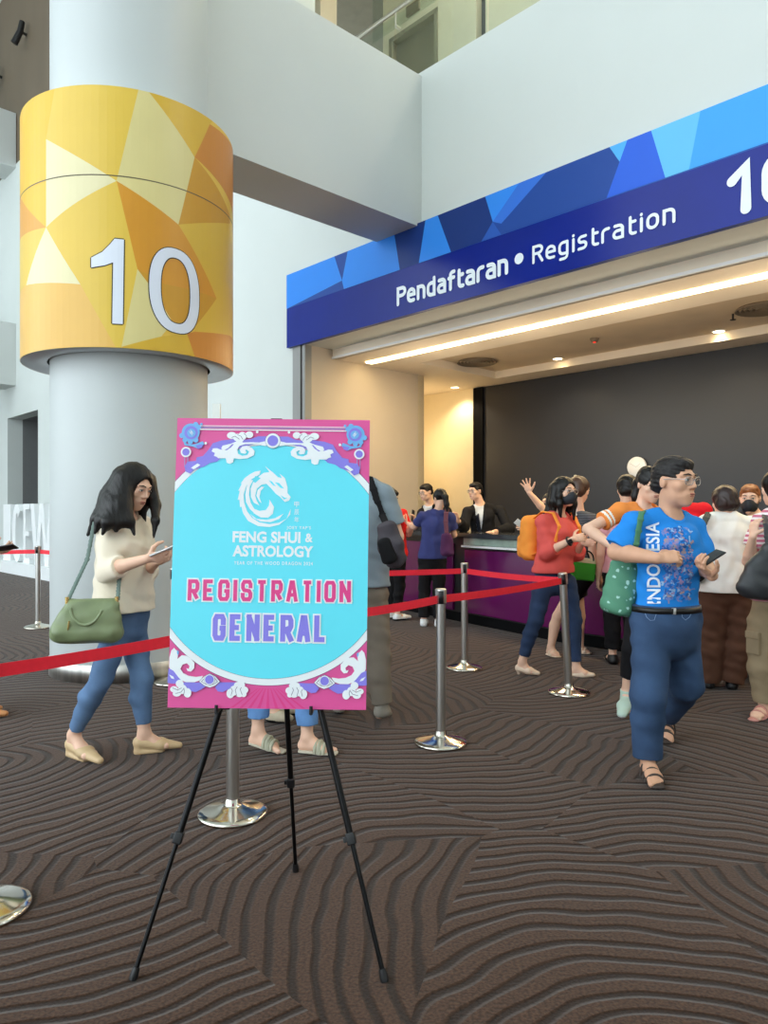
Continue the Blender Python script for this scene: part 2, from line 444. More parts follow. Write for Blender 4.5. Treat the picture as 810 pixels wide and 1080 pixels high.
o = mb.build('strip_light', mat('strip_glow', (255, 232, 176), 0.5, var=0, emit=6.0)); tag(o, 'long warm strip light set in the ceiling edge of the registration room', 'light')
lamp('strip_lamp', 'AREA', P(-3.5, 7.57, ZC - 0.04), 80, (255, 226, 170), 8.0, aim=P(-3.5, 7.57, 0), sizey=0.06).rotation_euler = (0, 0, math.radians(-46.5))

for k in range(6): lamp('ceiling_fill', 'POINT', P(-7.0 + 1.5 * k, 7.57, ZC - .85), 10, (255, 234, 200), .25)  # added fill points without fixtures, brighten the room ceiling around the strip
M_bulb = mat('downlight_glow', (255, 226, 170), 0.5, var=0, emit=9.0)
dls = [(588, 378, T1 - .12, ZC + .12, 'small round downlight near the middle of the dark wall'), (758, 349, T1 - .12, ZC + .12, 'small round downlight at the right above the dark wall'),
       (448, 408, 9.85, ZC, 'small downlight over the cream wall at the passage corner')]
for px, py, v, z, lab in dls:
    r = (px - CX) / F; d = (z - EYE) * F / (HY - py); c = A(r * d, d, z)
    if px == 448: c = P(OL - .35, 10.2, z)
    t = thing('downlight', c, lab, 'light', 'ceiling downlights')
    MB().lathe([(0.07, -0.012), (0.09, -0.012), (0.095, 0.0), (0.07, 0.0), (0.07, -0.012)], c, 20).build('trim_ring', M_white, t)
    MB().lathe([(0, -0.008), (0.07, -0.008), (0.07, 0.0), (0, 0.0)], c, 20).build('bulb', M_bulb, t)
    lamp('downlight_lamp', 'SPOT', c - A(0, 0, 0.03), 34 if px == 448 else 16, (255, 228, 186), 0.05, aim=c - A(0, 0, 3), spot=130)
for k, u in enumerate((-7, -3, 0)): lamp('upper_fill', 'POINT', P(u, 9.0, 11.6), 75, (255, 236, 204), 0.3)  # added fill light, no fitting here; lifts the dark upper floor
lamp('passage_lamp', 'POINT', P(OL - 1.1, 9.7, 2.6), 12, (255, 224, 170), 0.1)

M_vent = mat('vent_grey', (128, 116, 100), 0.6, var=0.05)
for px, py, lab in [(503, 381, 'round ceiling air diffuser nearest the beige left wall'), (806, 324, 'round ceiling air diffuser at the right, cut by the picture edge')]:
    z = ZC + 0.12; d = (z - EYE) * F / (HY - py); c = A((px - CX) / F * d, d, z)
    mb = MB()
    for k in range(5):
        r0 = 0.06 + 0.055 * k
        mb.lathe([(r0, -0.005), (r0 + 0.03, -0.035), (r0 + 0.04, -0.03), (r0 + 0.012, 0.0)], c, 28)
    tag(mb.build('ceiling_diffuser', M_vent), lab, 'vent', 'ceiling diffusers')
z = ZC + .12; d = (z - EYE) * F / (HY - 357); c = A((627 - CX) / F * d, d, z)
t = thing('smoke_detector', c, 'small ceiling detector with a red light between the downlights', 'detector')
MB().lathe([(0, -0.05), (0.04, -0.05), (0.06, -0.02), (0.065, 0.0)], c, 20).build('body', M_vent, t)
MB().lathe([(0, -0.062), (0.018, -0.058), (0.022, -0.05)], c, 12).build('indicator', mat('red_indicator', (230, 40, 30), 0.4, var=0, emit=1.0), t)
d = (z - EYE) * F / (HY - 331); c = A((773 - CX) / F * d, d, z)
t = thing('sprinkler', c, 'tiny ceiling sprinkler head beside the right diffuser', 'sprinkler')
MB().tube([c, c - A(0, 0, 0.07)], 0.012, 8).build('stem', M_darkgap, t)
MB().lathe([(0, -0.07), (0.035, -0.07), (0.035, -0.076), (0, -0.076)], c, 12).build('deflector', M_darkgap, t)

# ---- upper floor seen over the parapet
ZU = 7.7
mb = MB(); mb.boxuv(-16, OR + 3, 8.1, 16.5, ZU - 0.3, ZU); struct('floor_upper', mb, M_ceil)
wu0 = uz(404, 30, 9.6)[0]; wd0, zt = uz(411, 42, 9.6); wd1 = uz(462, 42, 9.6)[0]; wg0 = uz(502, 20, 9.6)[0]; wg1 = uz(512, 20, 9.6)[0]
M_warm = mat('warm_wall', (214, 206, 184), 0.75, var=0.02)
mb = MB(); mb.boxuv(wu0, wd0, 9.6, 9.8, ZU, 16.2); mb.boxuv(wd0, wd1, 9.6, 9.8, zt, 16.2); mb.boxuv(wd1, wg0, 9.6, 9.8, ZU, 16.2); mb.boxuv(wg1, OR + 3, 9.6, 9.8, ZU, 16.2)
struct('wall_upper_inner', mb, M_warm)
mb = MB(); mb.boxuv(wd0, wd1, 9.72, 9.78, ZU, zt); mb.boxuv(wd0, wd0 + .08, 9.58, 9.72, ZU, zt, 1); mb.boxuv(wd1 - .08, wd1, 9.58, 9.72, ZU, zt, 1); mb.boxuv(wd0, wd1, 9.58, 9.72, zt - .08, zt, 1)
struct('door_3', mb, [mat('door_olive', (122, 116, 100), 0.55, var=0.03), M_olive])
mb = MB(); mb.boxuv(wg0, wg1, 9.75, 9.8, ZU, 16.2); struct('trim_3', mb, M_dark)
eu, ez = uz(436, 9, 9.58); c = P(eu, 9.58, ez)
mb = MB(); mb.boxuv(eu - .16, eu + .16, 9.55, 9.6, ez - .09, ez + .09); tag(mb.build('wall_plate', M_vent), 'small grey plate on the upper wall above the doorway', 'plate')
pu0, pu1 = uz(311, 10, 8.6)[0], uz(338, 10, 8.6)[0]
struct('pillar', MB().boxuv(pu0, pu1, 8.6, 9.0, ZU, 16.2), M_warm)
mb = MB(); mb.boxuv(-16, OR + 3, 16.3, 16.5, ZU, 16.2); struct('wall_upper_far', mb, M_olive)
mb = MB(); mb.boxuv(-16, OR + 3, 9.9, 16.5, 12.2, 12.4); struct('ceiling_upper', mb, M_olive)
t = thing('glass_balustrade', P(uz(400, 40, 8.3)[0], 8.3, ZU), 'frameless glass balustrade with steel handrail on the upper floor', 'balustrade')
g0 = uz(340, 40, 8.3)[0]
zr = 9.45
for k in range(4):
    u0 = g0 + k * 1.9
    MB().boxuv(u0 + .01, u0 + 1.88, 8.29, 8.305, ZU - 0.2, zr + 0.0).build('glass_panel', M_glass, t)
    f = MB(); f.tube([P(u0 + .1, 8.2, zr - .25), P(u0 + .1, 8.3, zr - .25)], .025, 10); f.tube([P(u0 + .1, 8.2, zr - .25), P(u0 + .1, 8.2, zr)], .012, 8)
    f.build('bracket', M_chrome, t)
MB().tube([P(g0, 8.2, zr), P(g0 + 7.6, 8.2, zr)], 0.03, 10).build('handrail', M_chrome, t)
gu = uz(393, 20, 8.6)[0]; MB().boxuv(gu, gu + 4.5, 8.6, 8.615, zr + .1, 12).build('glass_screen', M_glass, t)

# spotlights on the brown upper wall
for px, py, lab in [(28, 37, 'black bracket spotlight on the brown upper wall, nearer the column'), (2, 82, 'black bracket spotlight on the brown upper wall, cut by the left edge')]:
    u, zz = uz(px, py, WV); c = P(u, WV, zz)
    t = thing('spotlight', c, lab, 'spotlight', 'spotlights on the upper wall')
    n = -A(VX, VY, 0)
    MB().tube([c, c + n * .2 + A(0, 0, .05)], .035, 10).build('arm', M_blackpl, t)
    MB().tube([c + n * .22 + A(.12, 0, .26), c + n * .2 + A(.04, 0, 0), c + n * .18 + A(-.14, 0, -.30)], [.07, .08, .09], 14).build('lamp_head', M_blackpl, t)

# ================================================================== COLUMN AND ITS DRUM SIGN
CC = A(-2.29, 6.615, 0); CR, DR, DZ0, DZ1 = 0.674, 0.90, 2.69, 4.745
mb = MB(); mb.lathe([(CR, 0.0), (CR, 16.2)], CC, 96); struct('column', mb, M_pillar)
mb = MB(); mb.lathe([(CR, 0.0), (CR + .008, 0), (CR + .008, .145), (CR, .15)], CC, 96); struct('trim_4', mb, mat('kick_band', (206, 204, 198), 0.45, 1.0, var=0.25, vscale=14, stretch=(1, 1, .02)))
drum = thing('drum_sign', A(CC[0], CC[1], DZ0), 'yellow faceted drum sign numbered 10 around the round column', 'sign')
mb = MB(); mb.lathe([(CR + .02, DZ0 + .012), (DR, DZ0), (DR, DZ1), (CR + .005, DZ1)], CC, 128, 0); mb.lathe([(CR + .005, DZ0 + .3), (CR + .02, DZ0 + .3), (CR + .02, DZ0 + .012)], CC, 96, 1)  # dark inner ring stands in for shade in the gap at the column
mb.build('shell', [mat('drum_metal', (206, 210, 214), 0.3, 0.3, var=.02), M_darkgap], drum)
def cyl(px, py):
    r = (px - CX) / F
    a = r * r + 1; b = -2 * (r * CC[0] + CC[1]); c = CC[0] ** 2 + CC[1] ** 2 - DR ** 2
    d = (-b - math.sqrt(max(b * b - 4 * a * c, 0))) / (2 * a)
    return DR * math.atan2(r * d - CC[0], -(d - CC[1])), EYE + (HY - py) * d / F
def cylmap(s, z, l): 
    R = DR + 0.002 + l * 0.0012; t = s / DR
    return (CC[0] + R * math.sin(t), CC[1] - R * math.cos(t), z)
YC = [(228, 188, 72), (232, 184, 44), (222, 156, 54), (228, 192, 76), (232, 222, 176), (222, 208, 144), (218, 176, 56), (208, 134, 46), (206, 150, 38), (214, 148, 40), (220, 180, 62), (232, 184, 92), (96, 84, 60)]
ML = [mat('drum_yellow_%s' % 'abcdefghijklm'[i], c, 0.35, var=0.03, vscale=2, spec=.4) for i, c in enumerate(YC)]
fl2 = Flat()
full = math.pi * DR
fl2.poly([(-full, DZ0), (full, DZ0), (full, DZ1), (-full, DZ1)], 0, 0)
ZT, ZL = DZ1, DZ0
def facet(mi, pts, layer=1):
    q = []
    for p in pts:
        s, z = cyl(p[0], p[1]); q.append((s, min(max(z, ZL + .001), ZT - .001)))
    fl2.poly(q, mi, layer)
LE, RE = 20.5, 245.5
facet(1, [(LE, 80), (58, 80), (49, 147), (49, 240), (LE, 202)])
facet(2, [(LE, 202), (49, 240), (LE, 255)])
facet(3, [(58, 80), (146, 80), (123, 191), (49, 147)])
facet(4, [(49, 147), (123, 191), (49, 240)])
facet(5, [(146, 80), (157, 80), (205, 166), (188, 237), (123, 191)])
facet(6, [(157, 80), (224, 110), (221, 131), (205, 166)])
facet(7, [(221, 131), (RE, 140), (RE, 232), (205, 166)])
facet(8, [(205, 166), (242, 228), (242, 236), (188, 237)])
facet(3, [(49, 240), (123, 191), (145, 284), (128, 380), (122, 366), (85, 300)])
facet(9, [(123, 191), (188, 237), (228, 315), (174, 300), (145, 284)])
facet(8, [(145, 284), (174, 300), (228, 315), (205, 345), (182, 340), (160, 304)])
facet(5, [(145, 284), (160, 304), (182, 340), (170, 355), (128, 372)])
facet(10, [(188, 237), (242, 236), (RE, 300), (242, 354), (205, 352), (205, 345), (228, 315)])
facet(3, [(LE, 255), (49, 240), (28, 301), (LE, 310)])
facet(4, [(49, 240), (85, 300), (28, 301)])
facet(11, [(28, 301), (85, 300), (122, 366), (124, 380), (LE, 390), (LE, 312)])
facet(7, [(197, 352), (205, 350), (242, 354), (RE, 360), (RE, 410), (205, 400)])
facet(6, [(128, 366), (170, 355), (197, 352), (205, 400), (124, 390)])
# facets carried round the hidden side
rr = random.Random(3)
prev = cyl(RE, 250)[0]; end = 2 * full + cyl(LE, 250)[0]; k = 0
while prev < end - .2:
    nx = min(prev + .5, end); zm = DZ0 + rr.uniform(.6, 1.4)
    for mi, pp in ((rr.randrange(12), [(prev, ZL), (nx, ZL), ((prev + nx) / 2, zm)]), (rr.randrange(12), [(prev, ZL), ((prev + nx) / 2, zm), (prev, ZT)]), (rr.randrange(12), [(prev, ZT), ((prev + nx) / 2, zm), (nx, ZT)]), (rr.randrange(12), [(nx, ZL), (nx, ZT), ((prev + nx) / 2, zm)])):
        fl2.poly(pp, mi, 1)
    prev = nx
zs = 4.035
fl2.poly([(-full, zs), (full, zs), (full, zs + .009), (-full, zs + .009)], 12, 2)
fl2.slice(0.06)
fl2.build('printed_wrap', ML, cylmap, drum)
num = Flat()
one = [cyl(*p) for p in [(121, 252), (130.8, 253), (129.6, 342), (118.5, 341.5), (119.5, 277), (111, 280), (96.5, 282.5), (96.5, 272), (108, 266), (116, 258)]]
c0 = cyl(185.5, 307); rx = (cyl(211.5, 307)[0] - cyl(160, 307)[0]) / 2; ry = (cyl(185, 263)[1] - cyl(185, 351.5)[1]) / 2
oo = [(c0[0] + rx * math.copysign(abs(math.cos(t)) ** .85, math.cos(t)), c0[1] + ry * math.copysign(abs(math.sin(t)) ** .85, math.sin(t)) - .02 * math.cos(t)) for t in [2 * math.pi * i / 48 for i in range(48)]]
ii = [(c0[0] + (x - c0[0]) * (rx - .09) / rx, c0[1] + (y - c0[1]) * (ry - .075) / ry) for x, y in oo]
oc = A(*np.mean(one, axis=0))
for dx, dy in ((-.008, 0), (.008, 0), (0, .008), (0, -.008)):
    num.poly([(x + dx, y + dy) for x, y in one], 1, 3)
num.ring([(c0[0] + (x - c0[0]) * 1.035, c0[1] + (y - c0[1]) * 1.02) for x, y in oo], [(c0[0] + (x - c0[0]) * .94, c0[1] + (y - c0[1]) * .97) for x, y in ii], 1, 3)
num.poly(one, 0, 4); num.ring(oo, ii, 0, 4)
num.slice(0.05)
num.build('numeral', [mat('number_white', (226, 232, 246), 0.4, var=.01), M_darkgap], cylmap, drum)

# ================================================================== BLUE FASCIA SIGN
SV = WV - 0.07
sign = thing('fascia_sign', P(-5, SV, ZS), 'long blue faceted sign reading Pendaftaran and Registration above the opening', 'sign')
SL = uz(302.5, 330, SV)[0]; SRt = 0.8
mb = MB(); mb.boxuv(SL, SRt, SV, WV - .005, ZS, ZB + .03, 0); mb.build('backing_panel', mat('sign_edge', (38, 66, 150), .4, var=.02), sign)
sf = Flat()
BC = [(8, 34, 136), (52, 140, 240), (34, 74, 156), (24, 54, 124), (44, 92, 184), (56, 116, 220), (46, 102, 224), (84, 180, 250), (104, 194, 252), (66, 166, 248)]
BM = [mat('sign_blue_%s' % 'abcdefghij'[i], c, 0.22 if i == 0 else .35, var=.08 if i == 0 else .02, vscale=1.3, spec=.22) for i, c in enumerate(BC)]
z1s = ZB + .03
def sfac(mi, pts, layer=1):
    q = []
    for p in pts:
        u, z = uz(p[0], p[1], SV); q.append((min(max(u, SL), SRt), min(max(z, ZS), z1s)))
    sf.poly(q, mi, layer)
zb0 = uz(302.5, 326, SV)[1]; zb1 = uz(805, 152, SV)[1]; zmid = (zb0 + zb1) / 2
sf.poly([(SL, ZS), (SRt, ZS), (SRt, zmid), (SL, zmid)], 0, 0)
sf.poly([(SL, zmid), (SRt, zmid), (SRt, z1s), (SL, z1s)], 4, 0)
def band(x): return 326 + (x - 302.5) * (152 - 326) / (805 - 302.5)
def top(x): return 290 + (x - 302.5) * (86 - 290) / (810 - 302.5)
B_, T_ = (lambda x: (x, band(x))), (lambda x: (x, top(x)))
sfac(1, [(302.5, 326), T_(302.5), T_(353), (361, 296)]); sfac(2, [(302.5, 326), (361, 296), B_(363)])
sfac(2, [T_(353), T_(367), (361, 296)]); sfac(1, [T_(367), T_(416), B_(422), B_(363), (361, 296)])
sfac(3, [T_(416), T_(449), B_(442), B_(422)]); sfac(1, [T_(449), T_(462), B_(476), B_(442)])
sfac(3, [T_(462), T_(512), (520, 234), B_(508), B_(476)]); sfac(1, [T_(512), T_(548), (520, 234)])
sfac(4, [(520, 234), B_(529), B_(508)]); sfac(5, [T_(548), T_(577), (529, 236), (520, 234)])
sfac(2, [T_(577), T_(643), (654, 172), B_(640), B_(529), (520, 234), (529, 236)]); sfac(7, [T_(643), T_(662), (654, 171)])
sfac(6, [T_(662), T_(687), B_(702), B_(640)]); sfac(8, [T_(687), T_(739), B_(727), B_(702)])
sfac(9, [T_(739), T_(830), B_(830), B_(727)])
u0 = uz(830, 100, SV)[0]
sf.poly([(u0, zmid), (u0 + .8, zmid), (u0 + .3, z1s), (u0, z1s)], 6, 1); sf.poly([(u0 + .8, zmid), (SRt, zmid), (SRt, z1s), (u0 + .3, z1s)], 1, 1)
sf.build('printed_face', BM, lambda u, z, l: P(u, SV - .002 - l * .003, z), sign)
# lettering with rounded strokes
GL = {
 'P': (.62, [[(0, 0), (0, 1), (.34, 1)] + arc(.34, .76, .26, .24, 90, -90, 8) + [(0, .52)]]),
 'R': (.62, [[(0, 0), (0, 1), (.32, 1)] + arc(.32, .77, .24, .23, 90, -90, 8) + [(0, .54)], [(.3, .54), (.58, 0)]]),
 'e': (.56, [[(0.02, .38), (.5, .38), (.5, .45)] + arc(.25, .45, .25, .27, 0, 180, 10) + [(0, .27)] + arc(.25, .27, .25, .27, 180, 270, 5) + [(.46, 0)]]),
 'n': (.54, [[(0, 0), (0, .72), (.25, .72)] + arc(.25, .47, .23, .25, 90, 0, 5) + [(.48, 0)]]),
 'd': (.56, [[(.48, 1), (.48, 0), (.25, 0)] + arc(.24, .25, .24, .25, 270, 180, 5) + arc(.24, .47, .24, .25, 180, 90, 5) + [(.46, .72)]]),
 'a': (.54, [[(.06, .72), (.25, .72)] + arc(.25, .49, .23, .23, 90, 0, 5) + [(.48, 0), (.2, 0)] + arc(.2, .21, .2, .21, 270, 90, 8) + [(.46, .42)]]),
 'f': (.40, [[(.12, 0), (.12, .8)] + arc(.3, .82, .18, .18, 180, 90, 5) + [(.38, 1)], [(0, .66), (.36, .66)]]),
 't': (.40, [[(.1, .95), (.1, .18)] + arc(.28, .18, .18, .18, 180, 270, 5) + [(.38, 0)], [(.1, .68), (.36, .68)]]),
 'r': (.38, [[(0, 0), (0, .5)] + arc(.22, .5, .22, .22, 180, 90, 5) + [(.34, .72)]]),
 'g': (.56, [[(.48, .72), (.25, .72)] + arc(.24, .47, .24, .25, 90, 180, 5) + arc(.24, .27, .24, .25, 180, 270, 5) + [(.46, .02)], [(.48, .72), (.48, -.12)] + arc(.28, -.1, .2, .2, 0, -90, 5) + [(.06, -.3)]]),
 'i': (.12, [[(.04, 0), (.04, .7)], [(.04, .93), (.04, .94)]]),
 's': (.48, [[(.4, .72), (.18, .72)] + arc(.17, .55, .17, .17, 90, 270, 8) + [(.22, .38)] + arc(.24, .19, .19, .19, 90, -90, 8) + [(0, 0)]]),
 'o': (.58, [arc(.25, .45, .25, .27, 0, 180, 10) + arc(.25, .27, .25, .27, 180, 360, 10) + [(.5, .45)]]),
 '1': (.5, [[(0, .74), (.3, 1), (.3, 0)]]),
 '0': (.66, [arc(.3, .68, .3, .32, 0, 180, 12) + arc(.3, .32, .3, .32, 180, 360, 12) + [(.6, .68)]]),
}
def glyphs(s, u0, u1, zb, h, wst, mi, layer):
    adv = []; x = 0
    for c in s: adv.append(x); x += GL[c][0] + .25
    k = (u1 - u0 - wst) / (x - .25 - .04)
    for c, a in zip(s, adv):
        ft = Flat()
        for path in GL[c][1]:
            ft.stroke([(u0 + wst / 2 + (a + px) * k, zb + wst / 2 + py * (h - wst)) for px, py in path], wst, mi, layer, rnd=True)
        ft.build('letter', M_lw, smap, sign)
M_lw = mat('letter_white', (236, 246, 255), .4, var=.01)
smap = lambda u, z, l: P(u, SV - .002 - l * .003, z)
a0, a1 = uz(419, 323, SV), uz(537, 290, SV); hP = uz(420, 303, SV)[1] - a0[1]
glyphs('Pendaftaran', a0[0], a1[0], (a0[1] + a1[1]) / 2, hP * 1.02, .046, 0, 3)
b0, b1 = uz(562, 279, SV), uz(713.5, 235, SV); hR = uz(562.5, 260.5, SV)[1] - b0[1]
glyphs('Registration', b0[0], b1[0], (b0[1] + b1[1]) / 2, hR * 1.05, .030, 0, 3)
dc = uz(548, 273, SV); le = Flat(); le.disc(dc, .058, 0, 3); le.build('dot', M_lw, smap, sign)
c0_, c1_ = uz(767, 230, SV), uz(830, 208, SV); hN = uz(783, 171.5, SV)[1] - uz(783, 227, SV)[1]
glyphs('10', c0_[0], c0_[0] + .60, uz(783, 227, SV)[1], hN, .088, 0, 3)
# ================================================================== COUNTER
K0, K1, K2 = A(-0.33, 11.29, 0), A(1.89, 7.75, 0), A(1.89 + UX * 3.4, 7.75 + UY * 3.4, 0)
M_purple = mat('purple_laminate', (98, 16, 84), 0.22, var=.08, vscale=1.5, coat=.3)
M_cblack = mat('counter_black', (26, 25, 28), 0.3, var=.05)
M_top = mat('worktop_dark', (52, 54, 58), 0.15, var=.05, coat=.3)
M_ledge = mat('ledge_glass', (150, 168, 156), 0.1, var=.15, vscale=8, coat=.5)
counter = thing('registration_counter', (K0 + K1) / 2, 'long dark counter with glossy purple front panels in front of the dark wall', 'counter')
def seg(a, b): 
    t = nrm(b - a); n = A(-t[1], t[0], 0)
    if n[1] < 0: n = -n
    return t, n
NSEG = {}
def cbox(mb, a, b, s0, s1, n0, n1, z0, z1, mi=0):
    t, n = seg(a, b)
    q = lambda s, o, z: a + t * s + n * o + A(0, 0, z)
    return mb.hexa([q(s0, n0, z0), q(s1, n0, z0), q(s1, n1, z0), q(s0, n1, z0), q(s0, n0, z1), q(s1, n0, z1), q(s1, n1, z1), q(s0, n1, z1)], mi)
body = MB(); topm = MB(); plinth = MB()
L1, L2 = np.linalg.norm(K1 - K0), np.linalg.norm(K2 - K1)
for a, b, l in ((K0, K1, L1), (K1, K2, L2)):
    cbox(body, a, b, 0, l, .05, .6, .12, 1.08); cbox(plinth, a, b, 0, l, .06, .58, 0, .12); cbox(topm, a, b, -.0, l + .02, -.04, .66, 1.08, 1.135)
body.build('carcass', M_cblack, counter); plinth.build('plinth', M_blackedge, counter); topm.build('worktop', M_top, counter)
def panels(a, b, cuts):
    for s0, s1, z1 in cuts:
        m = MB(); t, n = seg(a, b)
        c = a + t * (s0 + s1) / 2 + n * .04 + A(0, 0, (.14 + z1) / 2)
        m.obox(c, t, n, A(0, 0, 1), (s1 - s0) / 2, .02, (z1 - .14) / 2, 0, .006); m.build('front_panel', M_purple, counter)
panels(K0, K1, [(.05, 1.0, 1.0), (1.06, 2.25, 1.0), (2.49, L1 - .02, .93)])
panels(K1, K2, [(.04, 1.1, .93), (1.16, 2.2, .93), (2.26, 3.3, .93)])
m = MB(); cbox(m, K0, K1, 2.49, L1, -.03, .05, .96, .985); cbox(m, K1, K2, 0, 3.3, -.03, .05, .96, .985); m.build('ledge', M_white, counter)
m = MB(); cbox(m, K0, K1, 2.5, L1, -.0, .05, .99, 1.075); cbox(m, K1, K2, 0, 3.3, 0, .05, .99, 1.075); m.build('frosted_strip', M_ledge, counter)
# raised floor on the staff side
t1, n1 = seg(K0, K1)
q = lambda s, o, z: K0 + t1 * s + n1 * o + A(0, 0, z)
m = MB(); m.hexa([q(0.1, .62, 0), q(L1, .62, 0), q(L1, 1.9, 0), q(1.3, 1.9, 0), q(.1, .62, .2), q(L1, .62, .2), q(L1, 1.9, .2), q(1.3, 1.9, .2)])
struct('floor_platform', m, M_cblack)

# wall clock
cu, cz = uz(672, 492.5, VB - .1); c = P(cu, VB - .1, cz)
clk = thing('wall_clock', c, 'small white round dial hung on the dark wall above the queue', 'clock')
m = MB(); m.lathe([(0, .035), (.145, .035), (.155, .02), (.155, 0)], c, 36, 0, axis=-A(VX, VY, 0)); m.build('dial', M_white, clk)
m = MB(); nn = -A(VX, VY, 0); tt = A(UX, UY, 0)
for ang, ln in ((35, .08), (150, .11)):
    e = tt * math.cos(math.radians(ang)) + A(0, 0, math.sin(math.radians(ang))); m.tube([c + nn * .038, c + nn * .038 + e * ln], .003, 6)
m.build('hand', mat('pale_grey', (178, 184, 188), .6, var=0), clk)

# ================================================================== STANCHIONS AND BELTS
def stanchion(x, y, lab, hgt=.94, lean=(0, 0)):
    t = thing('stanchion', (x, y, 0), lab, 'stanchion', 'steel belt stanchions')
    c = A(x, y, 0)
    MB().lathe([(0, 0), (.158, 0), (.161, .006), (.160, .014), (.154, .019), (.13, .026), (.08, .038), (.045, .047), (.036, .052), (.033, .075), (.031, .078)], c, 56).build('base', M_chromep, t)
    tp = c + A(lean[0], lean[1], hgt)
    ax = nrm(tp - c)
    m = MB(); m.lathe([(.0295, .05), (.0295, hgt - .085)], c, 28, axis=ax); m.build('post', M_chrome, t)
    m = MB(); m.lathe([(.029, hgt - .09), (.033, hgt - .088), (.033, hgt - .008), (.029, hgt - .006)], c, 28, axis=ax); h = m.build('cassette', M_blackpl, t)
    m = MB()
    for k in range(4):
        a = math.radians(45 + 90 * k)
        m.obox(c + ax * (hgt - .047) + A(math.cos(a) * .0325, math.sin(a) * .0325, 0), A(-math.sin(a), math.cos(a), 0), A(math.cos(a), math.sin(a), 0), ax, .011, .003, .039)
    m.build('cover_strip', M_chrome, h)
    m = MB(); m.lathe([(.0, hgt), (.03, hgt), (.034, hgt - .004), (.034, hgt - .012)], c, 28, axis=ax); m.build('cap', M_chrome, t)
    return c
S1 = stanchion(.344, 4.42, 'steel stanchion standing alone on the open carpet right of the easel board', .936)
S2 = stanchion(.72, 6.53, 'steel stanchion before the purple counter, behind the lone front post', .945)
S3 = stanchion(1.43, 5.64, 'leaning steel stanchion in front of the woman with the orange backpack', .935, (-.055, -.02))
S4 = stanchion(-.70, 3.38, 'steel stanchion behind the easel, its round base showing between the easel legs', .935)
S5 = stanchion(-4.19, 8.84, 'steel stanchion far back at the left, beside the round column', .99)
S6 = stanchion(-1.41, 2.56, 'stanchion at the lower left, only its round base in the picture', .935)
S7 = stanchion(-1.73, 6.0, 'stanchion beside the foot of the round column, mostly behind the poster', .94)
S8 = stanchion(-3.25, 8.5, 'stanchion hidden behind the round column', .96)
def belt(a, b, lab, sag=.02, za=.872, zb=.872, h=.048):
    d = nrm(b - a); p0, p1 = a + d * .034, b - d * .034; n = 14
    path = [p0 + (p1 - p0) * i / n + A(0, 0, za + (zb - za) * i / n - sag * 4 * (i / n) * (1 - i / n)) for i in range(n + 1)]
    m = MB().ribbon(path, h, .0016)
    tag(m.build('barrier_belt', M_red, loc=((p0 + p1) / 2)), lab, 'belt', 'red barrier belts')
belt(S6, S4, 'red belt crossing in front of the woman with the green handbag', .008, .835, .86)
belt(S4, S1, 'red belt from behind the poster to the lone front stanchion', .02)
belt(S1, S3 + A(-.05, -.02, 0), 'red belt sloping from the lone front stanchion to the leaning one', .01)
belt(S2, S3 + A(-.05, -.02, 0), 'red belt from the stanchion by the counter to the leaning one', .01)
belt(S7, S2, 'red belt behind the man in grey, ending at the stanchion by the counter', .01)
belt(S5 + A(-3.0, .1, 0), S5, 'red belt in front of the big white letters at the far left', .01, .9, .92)
belt(S5, S8, 'short red belt between the far left stanchion and the column', .005, .92, .89)

# thin sign post behind the poster
cp = pt(228.5, 540, 5.6); cp[2] = 0
t = thing('sign_post', cp, 'tall slim pale post rising behind the top left corner of the poster', 'post')
MB().lathe([(0, 0), (.17, 0), (.17, .012), (.03, .03), (.02, .04)], cp, 32).build('base', M_chrome, t)
zt = EYE + (HY - 426) * 5.6 / F
m = MB(); m.box(cp[0] - .03, cp[0] + .03, cp[1] - .015, cp[1] + .015, .03, zt); m.build('pole', mat('pale_metal', (206, 208, 202), .35, .3, var=.03), t)

# ================================================================== BIG WHITE LETTERS AT THE LEFT
M_letter = mat('letter_board_white', (240, 243, 244), 0.5, var=.01)
Lb, Rb = uz(-18, 560, WV - .9)[0], uz(62, 560, WV - .9)[0]
v0, v1 = WV - 1.1, WV - .75
MB().boxuv(Lb - 1.5, Rb + 2.2, v0 - .15, v1 + .1, 0, .28)
tag(MB().boxuv(Lb - 1.5, Rb + 2.2, v0 - .15, v1 + .1, 0, .26).build('letter_plinth', M_letter, loc=P(Lb, v0, 0)), 'low white plinth under the big standing letters', 'plinth')
def letter(ch, px0, px1, lab):
    a, b = uz(px0, 560, v0)[0], uz(px1, 560, v0)[0]; w = b - a; h = 1.32; z0 = .26; s = min(.30, w * .36)
    polys = {'I': [[(0, 0), (w, 0), (w, h), (0, h)]],
             'E': [[(0, 0), (w, 0), (w, s * .8), (s, s * .8), (s, h / 2 - s * .35), (w * .9, h / 2 - s * .35), (w * .9, h / 2 + s * .35), (s, h / 2 + s * .35), (s, h - s * .8), (w, h - s * .8), (w, h), (0, h)]],
             'W': [[(0, h), (w * .2, 0), (w * .36, 0), (w * .5, h * .72), (w * .64, 0), (w * .8, 0), (w, h), (w * .84, h), (w * .71, h * .34), (w * .58, h), (w * .42, h), (w * .29, h * .34), (w * .16, h)]],
             'C': [arc(w / 2, h / 2, w / 2, h / 2, 50, 310, 20) + arc(w / 2, h / 2, w / 2 - s, h / 2 - s * .8, 310, 50, 20)]}[ch]
    m = MB()
    for pg in polys: m.prism([P(a + x, v0, z0 + z) for x, z in pg], [P(a + x, v1, z0 + z) for x, z in pg])
    tag(m.build('standing_letter', M_letter, loc=P(a, v0, z0)), lab, 'letter', 'big white standing letters')
letter('I', 3.5, 11, 'big white standing letter I at the left end of the row')
letter('C', 12.5, 23, 'big white standing letter C beside the letter I')
letter('E', 24.5, 31, 'big white standing letter E in the middle of the row')
